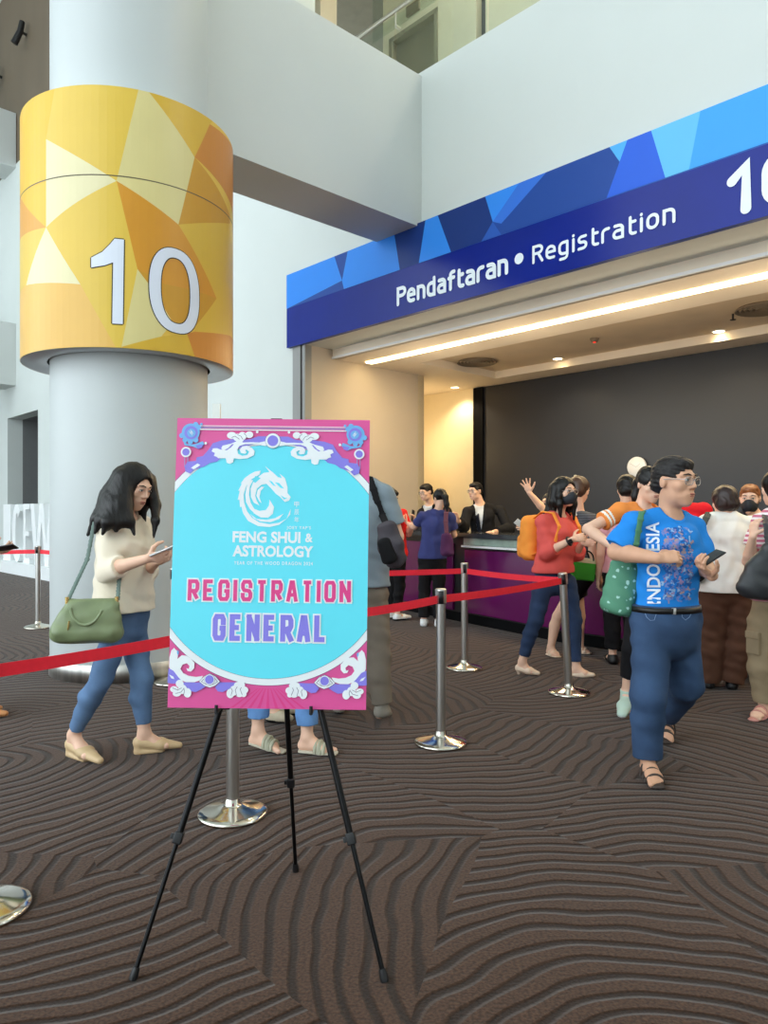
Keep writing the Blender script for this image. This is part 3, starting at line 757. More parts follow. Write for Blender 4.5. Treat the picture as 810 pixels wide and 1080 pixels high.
letter('W', 27.5 + 4.5, 56, 'big white standing letter W beside the round column')

# ================================================================== EASEL AND POSTER
bl, br, tl, tr = pt(177, 746, 2.27), pt(386, 748, 2.27), pt(187, 441, 2.34), pt(390, 444, 2.34)
EX = nrm((br - bl) + (tr - tl)); EY = ((tl + tr) - (bl + br)); EY = nrm(EY - EX * EY.dot(EX)); EN = np.cross(EX, EY)
ctr = (bl + br + tl + tr) / 4; BW, BH = .617, .912
O_ = ctr - EX * BW / 2 - EY * BH / 2
def bd(px, py):                                     # point of the poster plane seen at a pixel -> (s, t)
    r = A((px - CX) / F, 1, (HY - py) / F); e = A(0, 0, EYE)
    d = (O_ - e).dot(EN) / r.dot(EN); p = e + r * d - O_
    return p.dot(EX), p.dot(EY)
def bmap(s, t, l): return O_ + EX * s + EY * t + EN * (.0006 + l * .0006)
poster = thing('poster_board', O_ + EX * BW / 2, 'pink and turquoise registration poster board standing on the black easel', 'poster')
m = MB(); m.obox(ctr - EN * .0055, EX, EY, EN, BW / 2, BH / 2, .0055); m.build('foam_board', mat('foam_board', (226, 70, 146), .6, var=.02), poster)
PK, CY, WH, PU, LB, LN, PK2 = range(7)
ART = [mat('print_pink', (228, 84, 156), .35, var=.03, vscale=3), mat('print_turquoise', (100, 228, 248), .35, var=.015, vscale=2), mat('print_white', (240, 244, 248), .35, var=.01),
       mat('print_violet', (138, 128, 230), .35, var=.02), mat('print_sky', (112, 180, 236), .35, var=.02), mat('print_line', (96, 70, 120), .4, var=0), mat('print_magenta', (228, 62, 140), .35, var=.02)]
ar = Flat()
ar.poly([(0, 0), (BW, 0), (BW, BH), (0, BH)], PK, 0)
def clipell(cx, cy, a, b, n=160):
    pts = []
    for i in range(n):
        th = 2 * math.pi * i / n; x = cx + a * math.cos(th); y = cy + b * math.sin(th)
        pts.append((min(max(x, 0), BW), y if 0 <= x <= BW else cy + b * math.copysign(math.sqrt(max(0, 1 - ((min(max(x, 0), BW) - cx) / a) ** 2)), math.sin(th))))
    out = [pts[0]]
    for p in pts[1:]:
        if abs(p[0] - out[-1][0]) + abs(p[1] - out[-1][1]) > 1e-5: out.append(p)
    return out
ecx, ecy = bd(283, 591)
for k, (a, b, mi) in enumerate(((.3995, .390, LN), (.398, .3885, WH), (.3775, .3685, LN), (.3765, .3675, CY))):
    ar.poly(clipell(BW / 2, ecy, a, b), mi, 2 + k)
# sun rays in the pink foot
for k in range(-4, 5):
    c = bd(283, 722); x = c[0] + k * .028
    ar.poly([(c[0] + k * .008 - .001, c[1] - .012), (c[0] + k * .008 + .001, c[1] - .012), (x + .005, .002), (x - .005, .002)], PK2, 1)
def z1(x, y): return bd(170 + x * 120 / 810, 430 + y * 100 / 675)       # traced from the enlarged top left corner
def z2(x, y): return bd(170 + x * 120 / 810, 660 + y * 100 / 675)       # traced from the enlarged bottom left corner
def both(fn, pts, mi, layer):
    q = [fn(*p) for p in pts]; ar.poly(q, mi, layer); ar.poly([(BW - x, y) for x, y in q], mi, layer)
def bothd(fn, c, r, mi, layer, ry=None):
    q = fn(*c); ar.disc(q, r, mi, layer, ry); ar.disc((BW - q[0], q[1]), r, mi, layer, ry)
def boths(fn, pts, w, mi, layer, closed=False):
    q = [fn(*p) for p in pts]; ar.stroke(q, w, mi, layer, closed); ar.stroke([(BW - x, y) for x, y in q], w, mi, layer, closed)
T = 7
for y, w in ((130, .0022), (142, .0022), (156, .0035)):
    a = z1(280, y); ar.stroke([a, (BW - a[0], a[1])], w, WH if y != 142 else LB, T)
# violet cloud band under the white scroll
both(z1, [(170, 420), (190, 385), (250, 380), (255, 355), (300, 345), (340, 300), (370, 255), (430, 235), (520, 225), (560, 235), (640, 225), (690, 205), (760, 205), (760, 245), (700, 250), (560, 290), (430, 360), (400, 385), (350, 395), (310, 420), (240, 440), (210, 470), (175, 455)], PU, T)
both(z1, [(215, 430), (262, 398), (282, 410), (236, 442)], WH, T + 1)
# white scroll
both(z1, [(745, 240), (700, 250), (640, 248), (590, 250), (545, 240), (500, 258), (440, 272), (430, 292), (445, 308), (480, 290), (508, 262), (520, 262), (500, 285), (470, 305), (425, 300), (400, 290), (372, 292), (362, 312), (385, 325), (378, 345), (398, 352), (410, 362), (462, 362), (470, 395), (492, 402), (515, 390), (520, 362), (560, 368), (620, 362), (662, 340), (668, 312), (650, 290), (615, 272), (580, 278), (562, 300), (570, 325), (600, 330), (612, 318), (600, 305), (610, 300), (628, 315), (618, 338), (580, 345), (550, 330), (545, 300), (560, 275), (600, 262), (660, 262), (750, 275)], WH, T + 2)
# white shell petals above
for cx, cy, rx, ry in ((505, 200, 34, 25), (545, 215, 30, 27), (580, 205, 30, 30), (630, 195, 28, 24), (560, 232, 30, 18)):
    q = [(cx + rx * math.cos(2 * math.pi * i / 18), cy + ry * math.sin(2 * math.pi * i / 18)) for i in range(18)]
    both(z1, q, WH, T + 2)
boths(z1, [(505, 215), (530, 205), (560, 228)], 0.0013, LN, T + 3); boths(z1, [(545, 195), (570, 205), (585, 230)], 0.0013, LN, T + 3); boths(z1, [(590, 185), (608, 200), (612, 222)], 0.0013, LN, T + 3)
# medallion in the middle
cc = z1(800, 238); cc = (BW / 2, cc[1]); ar.disc(cc, .0245, LN, T + 3); ar.disc(cc, .0238, WH, T + 4); ar.disc(cc, .0172, PU, T + 5)
# corner roundels
bothd(z1, (213, 178), .029, LB, T); bothd(z1, (216, 180), .0215, PU, T + 1); bothd(z1, (218, 182), .0135, LB, T + 2)
for a in (35, 60, 200, 235, 270, 305):
    q = z1(213, 178); e = (q[0] + .030 * math.cos(math.radians(a)), q[1] + .030 * math.sin(math.radians(a)))
    for e2 in (e, (BW - e[0], e[1])): ar.disc(e2, .0085, LB, T, n=12)
for dx, dy in ((0, 0), (9, 0), (-9, 0), (0, 9), (0, -9)):
    boths(z1, [(212 + dx, 168 + dy), (224 + dx, 190 + dy)], .0012, WH, T + 3)
both(z1, [(160, 235), (190, 262), (240, 262), (300, 240), (310, 262), (270, 296), (235, 280), (170, 270)], LB, T)
both(z1, [(250, 270), (300, 262), (295, 285), (265, 297)], PU, T + 1)
for c in ((320, 255), (686, 175), (290, 120)): bothd(z1, c, .0042, WH if c[0] != 290 else LB, T + 3)
bothd(z1, (180, 318), .0165, WH, T + 3); bothd(z1, (180, 318), .0115, PU, T + 4)
boths(z1, [(171, 352), (171, 425)], .0016, LB, T + 2); boths(z1, [(193, 350), (193, 392)], .0016, LB, T + 2)
# bottom corners
both(z2, [(62, 225), (75, 175), (95, 155), (118, 180), (122, 215), (118, 235), (150, 208), (185, 212), (215, 235), (240, 262), (238, 300), (215, 325), (190, 320), (182, 300), (200, 305), (205, 285), (185, 265), (155, 275), (140, 305), (160, 335), (200, 355), (250, 362), (300, 355), (285, 385), (240, 400), (180, 400), (120, 375), (80, 335), (60, 290)], WH, T)
both(z2, [(55, 300), (90, 318), (130, 370), (150, 390), (110, 410), (75, 410), (48, 405)], PU, T); both(z2, [(60, 345), (90, 360), (98, 378), (75, 372)], WH, T + 1)
both(z2, [(150, 400), (250, 402), (290, 400), (320, 430), (290, 450), (250, 470), (215, 465), (180, 440)], PU, T)
both(z2, [(385, 435), (420, 400), (500, 400), (540, 400), (530, 430), (470, 455), (440, 470), (405, 465)], PU, T)
for cx, cy, rx, ry in ((135, 410, 28, 28), (95, 450, 28, 22), (115, 480, 30, 22), (155, 450, 32, 34), (190, 475, 28, 34), (560, 420, 40, 25), (595, 455, 28, 25), (560, 470, 34, 36), (520, 460, 30, 36), (495, 480, 28, 34), (590, 485, 20, 20)):
    q = [(cx + rx * math.cos(2 * math.pi * i / 18), cy + ry * math.sin(2 * math.pi * i / 18)) for i in range(18)]; both(z2, q, WH, T + 1)
for s in ([(85, 440), (120, 455), (150, 440)], [(105, 480), (145, 470), (165, 445)], [(160, 495), (170, 465), (165, 440)], [(500, 495), (510, 460), (500, 440)], [(540, 495), (530, 455), (545, 430)], [(580, 490), (565, 450), (575, 435)]):
    boths(z2, s, 0.0013, LN, T + 2)
eye = [(270, 395), (310, 355), (350, 335), (390, 355), (425, 395), (390, 425), (350, 440), (310, 425)]
both(z2, eye, LN, T + 2); both(z2, [(347 + (x - 347) * .95, 388 + (y - 388) * .95) for x, y in eye], WH, T + 3)
boths(z2, [(290, 395), (320, 365), (350, 355), (380, 365), (405, 395), (380, 412), (350, 420), (320, 412)], 0.0013, LN, T + 4, True)
bothd(z2, (348, 380), .0172, LN, T + 5); bothd(z2, (348, 380), .0165, WH, T + 6); bothd(z2, (348, 380), .0135, PU, T + 7)
both(z2, [(115, 170), (130, 180), (126, 210), (116, 195)], LB, T)
# dragon emblem
def zd(x, y): return bd(225 + x * 120 / 810, 480 + y * 130 / 878)
for pg in ([(340, 112), (300, 118), (262, 138), (225, 165), (196, 205), (205, 205), (180, 255), (190, 255), (176, 320), (188, 318), (192, 372), (202, 368), (214, 415), (250, 470), (320, 506), (400, 513), (470, 497), (522, 455), (552, 385), (548, 425), (520, 455), (470, 482), (400, 492), (330, 480), (278, 448), (242, 400), (222, 340), (218, 282), (236, 225), (275, 172), (330, 140)],
           [(262, 180), (240, 225), (230, 282), (235, 335), (262, 385), (305, 425), (350, 440), (300, 395), (268, 340), (256, 285), (262, 225), (285, 180)],
           [(330, 150), (290, 185), (268, 240), (270, 300), (290, 340), (330, 360), (310, 325), (300, 290), (312, 240), (345, 212), (380, 205), (415, 240), (445, 275), (478, 300), (510, 335), (540, 325), (553, 300), (530, 272), (530, 230), (512, 165), (472, 132), (490, 165), (462, 158), (430, 128), (370, 80), (402, 122), (360, 128)],
           [(345, 225), (318, 250), (308, 290), (330, 330), (345, 345), (330, 300), (340, 255), (365, 228)],
           [(258, 340), (285, 380), (330, 398), (375, 392), (398, 360), (402, 318), (434, 370), (425, 418), (392, 446), (340, 445), (290, 415)],
           [(262, 420), (310, 455), (380, 462), (440, 450), (502, 418), (470, 455), (410, 478), (340, 474), (290, 450)]):
    ar.poly([zd(*p) for p in pg], WH, T)
for pg in ([(395, 180), (420, 190), (448, 225), (425, 215)], [(440, 195), (470, 200), (505, 240), (480, 235)], [(300, 150), (340, 165), (300, 200), (285, 190)], [(478, 285), (510, 305), (530, 305), (505, 318)]):
    ar.poly([zd(*p) for p in pg], CY, T + 1)
def line(txt, x0, y0, x1, hpx, mi, layer, bold=0, spacing=1.0, xt=None):
    a, b = bd(x0, y0), bd(x1, y0)
    ar.text(txt, a[0], a[1], 1, mi, layer, bold, b[0] - a[0], hpx / 338.0 * 1.0, spacing)
line('FENG SHUI', 245.5, 571.5, 317, 11.5, WH, T, .035); line('&', 322, 571.5, 330, 9.0, WH, T, .03)
line('ASTROLOGY', 245.5, 586.3, 330.5, 11.5, WH, T, .035)
line('YEAR OF THE WOOD DRAGON 2024', 247, 595.3, 330, 3.6, WH, T, .012, 1.25)
line("JOEY YAP'S", 302.5, 558, 328, 3.3, WH, T, .012, 1.2)
for i, ch in enumerate('甲辰年'): line(ch, 310.5, 534.5 + i * 8, 315.5, 5.4, WH, T, .0)
# block capitals
CH = .14
BK = {'R': [[(0, 0), (0, 1), (1 - CH * 1.2, 1), (1, 1 - CH), (1, .45 + CH), (1 - CH * 1.2, .45), (0, .45)], [(.45, .45), (1, 0)]],
      'E': [[(1, 1), (0, 1), (0, 0), (1, 0)], [(0, .5), (.85, .5)]],
      'G': [[(1, .72), (1, 1 - CH), (1 - CH * 1.2, 1), (CH * 1.2, 1), (0, 1 - CH), (0, CH), (CH * 1.2, 0), (1 - CH * 1.2, 0), (1, CH), (1, .46), (.55, .46)]],
      'I': [[(0, 0), (0, 1)]],
      'S': [[(1, .74), (1, 1 - CH), (1 - CH * 1.2, 1), (CH * 1.2, 1), (0, 1 - CH), (0, .52 + CH), (CH * 1.2, .52), (1 - CH * 1.2, .48), (1, .48 - CH), (1, CH), (1 - CH * 1.2, 0), (CH * 1.2, 0), (0, CH), (0, .26)]],
      'T': [[(0, 1), (1, 1)], [(.5, 1), (.5, 0)]],
      'A': [[(0, 0), (.40, 1), (.60, 1), (1, 0)], [(.16, .28), (.84, .28)]],
      'O': [[(CH * 1.2, 0), (1 - CH * 1.2, 0), (1, CH), (1, 1 - CH), (1 - CH * 1.2, 1), (CH * 1.2, 1), (0, 1 - CH), (0, CH)]],
      'N': [[(0, 0), (0, 1)], [(1, 0), (1, 1)], [(0.02, .97), (.98, .03)]], 'L': [[(0, 1), (0, 0), (1, 0)]]}
def block(word, pL, pR, hpx, wst, out, mi, gap):
    a, b = bd(*pL), bd(*pR); h = hpx / 338.0
    ws = [0.0 if c == 'I' else 1.0 for c in word]
    tot = sum(ws) + gap * (len(word) - 1); k = (b[0] - a[0] - wst) / tot; x = 0
    for c, wd in zip(word, ws):
        for path in BK[c]:
            cl = c == 'O'
            pp = []
            for px_, py_ in path:
                f = (x + px_ * wd) * k / (b[0] - a[0] - wst); yb = a[1] + (b[1] - a[1]) * f
                pp.append((a[0] + wst / 2 + (x + px_ * wd) * k, yb + wst / 2 + py_ * (h - wst)))
            if not cl:                               # square ends reach the full height
                for e, n_ in ((0, 1), (-1, -2)):
                    d = nrm(A(*pp[e]) - A(*pp[n_])); ext = wst / 2 if abs(d[1]) > .9 else 0
                    pp[e] = tuple(A(*pp[e]) + d * ext)
            ol = list(pp)
            if not cl:
                for e, n_ in ((0, 1), (-1, -2)):
                    d = nrm(A(*pp[e]) - A(*pp[n_])); ol[e] = tuple(A(*pp[e]) + d * out)
            ar.stroke(ol, wst + 2 * out, WH, T + 1, cl); ar.stroke(pp, wst, mi, T + 2, cl)
        x += wd + gap
block('REGISTRATION', (198.3, 633.3), (370, 635.2), 22.5, .0120, .0042, PK2, 1.0)
block('GENERAL', (224.3, 675.4), (345, 677.2), 28, .0160, .0048, PU, 1.12)
ar.build('print', ART, bmap, poster)

# easel
APX = A(-.37, 2.52, 1.27)
easel = thing('easel', A(-.36, 2.4, 0), 'black folding tripod easel carrying the registration poster', 'easel')
FT = [fl(140, 1033), fl(406, 1035), fl(312, 919)]
for i, f in enumerate(FT):
    top_ = APX + (A(-.02, 0, 0), A(.02, 0, 0), A(0, .03, 0))[i]
    kn = f + (top_ - f) * (.30 if i < 2 else .30)
    f2 = f + (top_ - f) * .02
    leg = MB().tube([f2, kn], .0075, 10).tube([kn, top_], .0105, 12).build('leg', M_blackmet, easel)
    d = nrm(top_ - f); s = nrm(np.cross(d, A(0, 1, 0)))
    MB().obox(kn, d, s, np.cross(d, s), .018, .014, .014, 0, .004).obox(kn + s * .017, d, s, np.cross(d, s), .008, .008, .006, 0, .002).build('clamp', M_blackpl, leg)
    MB().tube([f, f + d * .012, f + d * .035], [.0125, .0135, .0105], 12).build('rubber_foot', M_blackpl, leg)
m = MB(); m.obox(APX, A(1, 0, 0), A(0, 1, 0), A(0, 0, 1), .045, .03, .04, 0, .01); m.build('hub', M_blackpl, easel)
m = MB(); topc = APX + A(0.01, -.06, .43); m.tube([APX, topc], .009, 10); m.obox(topc, EX, EY, EN, .02, .012, .02, 0, .004); m.build('mast', M_blackmet, easel)
for i in (0, 1):
    f = FT[i]; t0 = (.79 - .012) / APX[2]; b = f + (APX - f) * t0
    tip = bmap(0, 0, 0); e = A(b[0], 0, 0)
    s = (b - O_).dot(EX); pb = O_ + EX * s - EY * .010 + EN * .016
    m = MB(); m.tube([b, pb], .006, 10); m.tube([pb, pb + EY * .022], .0055, 10); m.obox(b, A(1, 0, 0), A(0, 1, 0), A(0, 0, 1), .016, .016, .022, 0, .004)
    m.build('peg', M_blackpl, easel)
# ================================================================== SOFT SHAPES: distance fields turned into meshes
def smin(a, b, k):
    if k <= 0: return np.minimum(a, b)
    h = np.maximum(k - np.abs(a - b), 0) / k
    return np.minimum(a, b) - h * h * k * 0.25
class Field:
    def __init__(s, lo, hi, h):
        s.h = h; s.lo = A(*lo) - 2 * h; s.n = np.ceil((A(*hi) + 2 * h - s.lo) / h).astype(int) + 1
        s.f = np.full(tuple(s.n), 0.2, np.float32)
    def sub(s, lo, hi):
        i0 = np.clip(np.floor((lo - s.lo) / s.h).astype(int), 0, s.n); i1 = np.clip(np.ceil((hi - s.lo) / s.h).astype(int) + 1, 0, s.n)
        if np.any(i1 <= i0): return None, None
        sl = tuple(slice(a, b) for a, b in zip(i0, i1))
        ax = [s.lo[k] + s.h * np.arange(i0[k], i1[k]) for k in range(3)]
        return sl, (ax[0][:, None, None].astype(np.float32), ax[1][None, :, None].astype(np.float32), ax[2][None, None, :].astype(np.float32))
    def put(s, sl, d, k, mode):
        if mode == 'add': s.f[sl] = smin(s.f[sl], d, k)
        elif mode == 'cut': s.f[sl] = -smin(-s.f[sl], d, k)
    def ell(s, c, R, rad, k=0.01, mode='add'):
        c = A(*c); rad = A(*rad); ext = np.abs(R) @ rad + k + 2 * s.h
        sl, g = s.sub(c - ext, c + ext)
        if sl is None: return s
        q = [sum(R[j, i] * (g[j] - c[j]) for j in range(3)) for i in range(3)]
        k0 = np.sqrt(sum((q[i] / rad[i]) ** 2 for i in range(3))); k1 = np.sqrt(sum((q[i] / rad[i] ** 2) ** 2 for i in range(3))) + 1e-6
        s.put(sl, (k0 * (k0 - 1) / k1).astype(np.float32), k, mode); return s
    def loft(s, pts, rad, lat=None, k=0.012, end=False, start=False, mode='add'):
        """chain of round or elliptical cones; rad items are r or (r_lateral, r_other); end/start = flat cut"""
        pts = [A(*p) for p in pts]; n = len(pts)
        rr = [(r, r) if not hasattr(r, '__len__') else r for r in rad]
        m = max(max(r) for r in rr) + k + 2 * s.h
        lo = np.min(pts, axis=0) - m; hi = np.max(pts, axis=0) + m
        sl, g = s.sub(lo, hi)
        if sl is None: return s
        best = None
        for i in range(n - 1):
            a, b = pts[i], pts[i + 1]; ab = b - a; L = np.linalg.norm(ab)
            if L < 1e-6: continue
            ax = ab / L
            w = lat if lat is not None else (A(1, 0, 0) if abs(ax[0]) < .8 else A(0, 1, 0))
            w = nrm(w - ax * w.dot(ax)); u = np.cross(ax, w)
            dx, dy, dz = g[0] - a[0], g[1] - a[1], g[2] - a[2]
            h = dx * ax[0] + dy * ax[1] + dz * ax[2]
            t = np.clip(h / L, 0, 1)
            q0 = dx * w[0] + dy * w[1] + dz * w[2]; q1 = dx * u[0] + dy * u[1] + dz * u[2]; q2 = h - t * L
            r0 = rr[i][0] + (rr[i + 1][0] - rr[i][0]) * t; r1 = rr[i][1] + (rr[i + 1][1] - rr[i][1]) * t; r2 = np.minimum(r0, r1)
            k0 = np.sqrt((q0 / r0) ** 2 + (q1 / r1) ** 2 + (q2 / r2) ** 2); k1 = np.sqrt((q0 / r0 ** 2) ** 2 + (q1 / r1 ** 2) ** 2 + (q2 / r2 ** 2) ** 2) + 1e-6
            d = k0 * (k0 - 1) / k1
            if end is not False and i == n - 2:
                e = pts[-1]; xx = nrm(pts[-1] - pts[-2]) if end is True else end
                d = np.maximum(d, (g[0] - e[0]) * xx[0] + (g[1] - e[1]) * xx[1] + (g[2] - e[2]) * xx[2])
            if start is not False and i == 0:
                e = pts[0]; xx = nrm(pts[0] - pts[1]) if start is True else start
                d = np.maximum(d, (g[0] - e[0]) * xx[0] + (g[1] - e[1]) * xx[1] + (g[2] - e[2]) * xx[2])
            best = d if best is None else smin(best, d, min(k, .02))
        s.put(sl, best.astype(np.float32), k, mode); return s
    def box(s, c, R, half, rnd=.01, k=.01, mode='add'):
        c = A(*c); half = A(*half); ext = np.abs(R) @ half + rnd + k + 2 * s.h
        sl, g = s.sub(c - ext, c + ext)
        if sl is None: return s
        q = [np.abs(sum(R[j, i] * (g[j] - c[j]) for j in range(3))) - (half[i] - rnd) for i in range(3)]
        d = np.sqrt(sum(np.maximum(x, 0) ** 2 for x in q)) + np.minimum(np.maximum(np.maximum(q[0], q[1]), q[2]), 0) - rnd
        s.put(sl, d.astype(np.float32), k, mode); return s
    def plane(s, n, p, k=0.0):
        """keep the side behind the plane (n points to what is cut away)"""
        n = nrm(n); sl, g = s.sub(s.lo, s.lo + s.h * s.n)
        d = ((g[0] - p[0]) * n[0] + (g[1] - p[1]) * n[1] + (g[2] - p[2]) * n[2]).astype(np.float32)
        s.f = -smin(-s.f, -d, k) if k > 0 else np.maximum(s.f, d)
        return s
    def folds(s, amp, scale=1.0, seed=1, dirs=None):
        r = np.random.RandomState(seed); sl, g = s.sub(s.lo, s.lo + s.h * s.n)
        acc = 0
        for i in range(5):
            kx = r.normal(size=3) * A(1, 1, .75) if dirs is None else A(*dirs) + r.normal(size=3) * .35
            kx = nrm(kx) * r.uniform(28, 75) * scale
            acc = acc + np.sin(g[0] * kx[0] + g[1] * kx[1] + g[2] * kx[2] + r.uniform(0, 6.28) + 1.3 * np.sin(g[2] * 17 + g[0] * 9 + i))
        s.f = s.f + (amp * acc / 2.2).astype(np.float32); return s
    def mesh(s):
        f = s.f; f[[0, -1]] = .2; f[:, [0, -1]] = .2; f[:, :, [0, -1]] = .2
        ng = f < 0; nx, ny, nz = f.shape
        cnt = np.zeros((nx - 1, ny - 1, nz - 1), np.uint8)
        for i in (0, 1):
            for j in (0, 1):
                for k in (0, 1): cnt += ng[i:nx - 1 + i, j:ny - 1 + j, k:nz - 1 + k]
        mix = (cnt > 0) & (cnt < 8); I = np.argwhere(mix)
        if len(I) == 0: return np.zeros((0, 3)), np.zeros((0, 4), int)
        idx = np.full(mix.shape, -1, np.int64); idx[mix] = np.arange(len(I))
        cor = {}
        for i in (0, 1):
            for j in (0, 1):
                for k in (0, 1): cor[(i, j, k)] = f[I[:, 0] + i, I[:, 1] + j, I[:, 2] + k].astype(float)
        acc = np.zeros((len(I), 3)); num = np.zeros(len(I))
        for a in cor:
            for ax in range(3):
                if a[ax] == 1: continue
                b = list(a); b[ax] = 1; b = tuple(b)
                va, vb = cor[a], cor[b]; m = (va < 0) != (vb < 0)
                t = np.where(m, va / np.where(m, va - vb, 1), 0)
                for c in range(3): acc[:, c] += np.where(m, a[c] + (t if c == ax else 0), 0)
                num += m
        V = s.lo + (I + acc / num[:, None]) * s.h
        Q = []
        for ax in range(3):
            o = [x for x in range(3) if x != ax]
            sa = [slice(0, n) for n in f.shape]; sb = [slice(0, n) for n in f.shape]
            sa[ax] = slice(0, f.shape[ax] - 1); sb[ax] = slice(1, f.shape[ax])
            a, b = ng[tuple(sa)], ng[tuple(sb)]
            E = np.argwhere(a != b); fl_ = a[tuple(E.T)]
            ok = (E[:, o[0]] > 0) & (E[:, o[1]] > 0); E = E[ok]; fl_ = fl_[ok]
            def cell(d0, d1):
                c = E.copy(); c[:, o[0]] -= d0; c[:, o[1]] -= d1; return idx[c[:, 0], c[:, 1], c[:, 2]]
            q = np.stack([cell(1, 1), cell(0, 1), cell(0, 0), cell(1, 0)], 1)
            flip = fl_ if ax != 1 else ~fl_
            q[~flip] = q[~flip][:, ::-1]; Q.append(q)
        Q = np.concatenate(Q); Q = Q[(Q >= 0).all(1)]
        return V, Q
def skin(name, fld, m, parent, mi=None):
    V, Q = fld.mesh()
    if len(V) == 0: return None
    mi_ = None
    if mi is not None: mi_ = mi(V[Q].mean(1))
    return link_mesh(name, V, Q, m, mi_, parent, True)

# ================================================================== PEOPLE
def frame(f, up=A(0, 0, 1)):
    f = nrm(f); r = nrm(np.cross(f, up)); u = np.cross(r, f); return np.stack([r, f, u], 1)
def dirv(yaw, pitch=0.0):                            # yaw 0 faces the camera, +90 faces the right of the picture; pitch > 0 looks down
    y, p = math.radians(yaw), math.radians(pitch)
    return A(math.sin(y) * math.cos(p), -math.cos(y) * math.cos(p), -math.sin(p))
SKIN = {'light': (234, 190, 164), 'tan': (216, 166, 136), 'warm': (224, 174, 144)}
def skin_mat(k): return mat('skin_' + k, SKIN[k], 0.5, var=.04, vscale=14, spec=.35)
M_hairb = mat('hair_black', (17, 14, 14), .42, spec=.35, var=.25, vscale=40, bump=.5, bscale=140, stretch=(1, 1, .08))
M_hairbr = mat('hair_brown', (70, 46, 34), .42, var=.3, vscale=40, bump=.5, bscale=140, stretch=(1, 1, .08))
M_hairr = mat('hair_copper', (140, 84, 44), .42, var=.3, vscale=40, bump=.5, bscale=140, stretch=(1, 1, .15))
M_hairg = mat('hair_greying', (36, 33, 33), .5, spec=.3, var=.4, vscale=60, bump=.5, bscale=140)
M_eyew = mat('eye_white', (226, 222, 216), .3, var=0); M_eyed = mat('eye_dark', (26, 18, 16), .2, var=0)
M_lip = mat('lip', (178, 96, 88), .45, var=.02); M_brow = mat('brow_hair', (34, 28, 26), .6, var=0)
M_maskb = mat('mask_black', (30, 36, 44), .7, var=.04, bump=.2, bscale=200)
M_lens = glass_mat('spectacle_lens', (240, 244, 246), .08)
M_frame = mat('spectacle_frame', (70, 66, 66), .3, .6, var=0); M_framel = mat('spectacle_pale', (196, 190, 186), .25, .6, var=0)
def cloth(name, col, **k):
    a = dict(rough=.85, var=.06, vscale=9, bump=.25, bscale=260, spec=.2); a.update(k); return mat(name, col, **a)
M_denim = cloth('denim_blue', (96, 124, 160), var=.22, vscale=5, bump=.4, bscale=420)
M_denimd = cloth('denim_dark', (46, 62, 92), var=.2, vscale=5, bump=.4, bscale=420)
M_denimm = cloth('denim_man', (58, 80, 112), var=.32, vscale=4, bump=.4, bscale=420)
M_denimp = cloth('denim_pale', (106, 150, 206), var=.16, vscale=7, bump=.4, bscale=420)
M_blacktr = cloth('black_cloth', (24, 23, 26)); M_browntr = cloth('brown_cloth', (92, 62, 48)); M_khaki = cloth('khaki_cloth', (146, 128, 102)); M_olivetr = cloth('olive_grey_cloth', (130, 120, 108))

def head_field(Fd, c, R, s, fem):
    def W(x, y, z): return c + R @ (A(x, y, z) * s)
    E = lambda x, y, z, a, b, d, k=.012, mode='add': Fd.ell(W(x, y, z), R, (a * s, b * s, d * s), k * s, mode)
    E(0, -.012, .032, .074, .095, .084); E(0, .02, -.018, .063, .074, .092, .02)
    E(0, .030, -.072, .046 if fem else .052, .052, .038, .03); E(0, .072, -.097, .020, .020, .017, .03)
    for q in (-1, 1):
        E(q * .042, .060, -.018, .024, .022, .024, .02)
        E(q * .074, -.010, -.004, .009, .017, .029, .006)
        E(q * .031, .101, .010, .020, .013, .012, .012, 'cut')
        E(q * .031, .083, .008, .016, .010, .010, .006)
    Fd.loft([W(-.045, .074, .030), W(0, .090, .030), W(.045, .074, .030)], [.009 * s, .010 * s, .009 * s], k=.014 * s)
    Fd.loft([W(0, .090, .018), W(0, .108, -.020)], [.007 * s, .0105 * s], k=.010 * s)
    for q in (-1, 1): E(q * .0115, .096, -.026, .0095, .011, .008, .008)
    E(0, .080, -.062, .034, .016, .022, .02); E(0, .092, -.0555, .023, .010, .006, .006); E(0, .089, -.067, .020, .010, .007, .006)
    E(0, .103, -.0615, .020, .006, .0018, .003, 'cut')

def hand_field(Fd, wr, d, n, side, curl=.6, spread=.08, s=1.0, thumb=.5, k=.006):
    """d = where the fingers point, n = where the palm faces, side = +1 / -1 picks the thumb's edge"""
    d = nrm(d); n = nrm(n - d * n.dot(d)); lat = np.cross(d, n) * side
    Fd.loft([wr, wr + d * .05 * s, wr + d * .088 * s], [(.025 * s, .017 * s), (.036 * s, .0155 * s), (.037 * s, .012 * s)], lat, .008)
    for i, (off, L) in enumerate(((.029, .070), (.0095, .078), (-.0095, .073), (-.028, .058))):
        b = wr + d * (.084 - .006 * (i == 3)) * s + lat * off * s; a = 0; dd = nrm(d + lat * spread * off / .02)
        path = [b - dd * .02 * s, b]
        for fr, cv in ((.45, .75), (.31, 1.1), (.24, .8)):
            a += curl * cv; v = dd * math.cos(a) + n * math.sin(a); path.append(path[-1] + v * L * fr * s)
        Fd.loft(path, [.0095 * s, .0095 * s, .0088 * s, .008 * s, .0068 * s], k=k * .5)
    b = wr + d * .022 * s + lat * .024 * s; path = [b]
    for j, L in enumerate((.044, .034, .028)):
        v = nrm(d * (.55 + .25 * j) + lat * (.75 - thumb * .35 * j) + n * (.35 + .3 * thumb)); path.append(path[-1] + v * L * s)
    Fd.loft(path, [.014 * s, .0115 * s, .0098 * s, .008 * s], k=k)

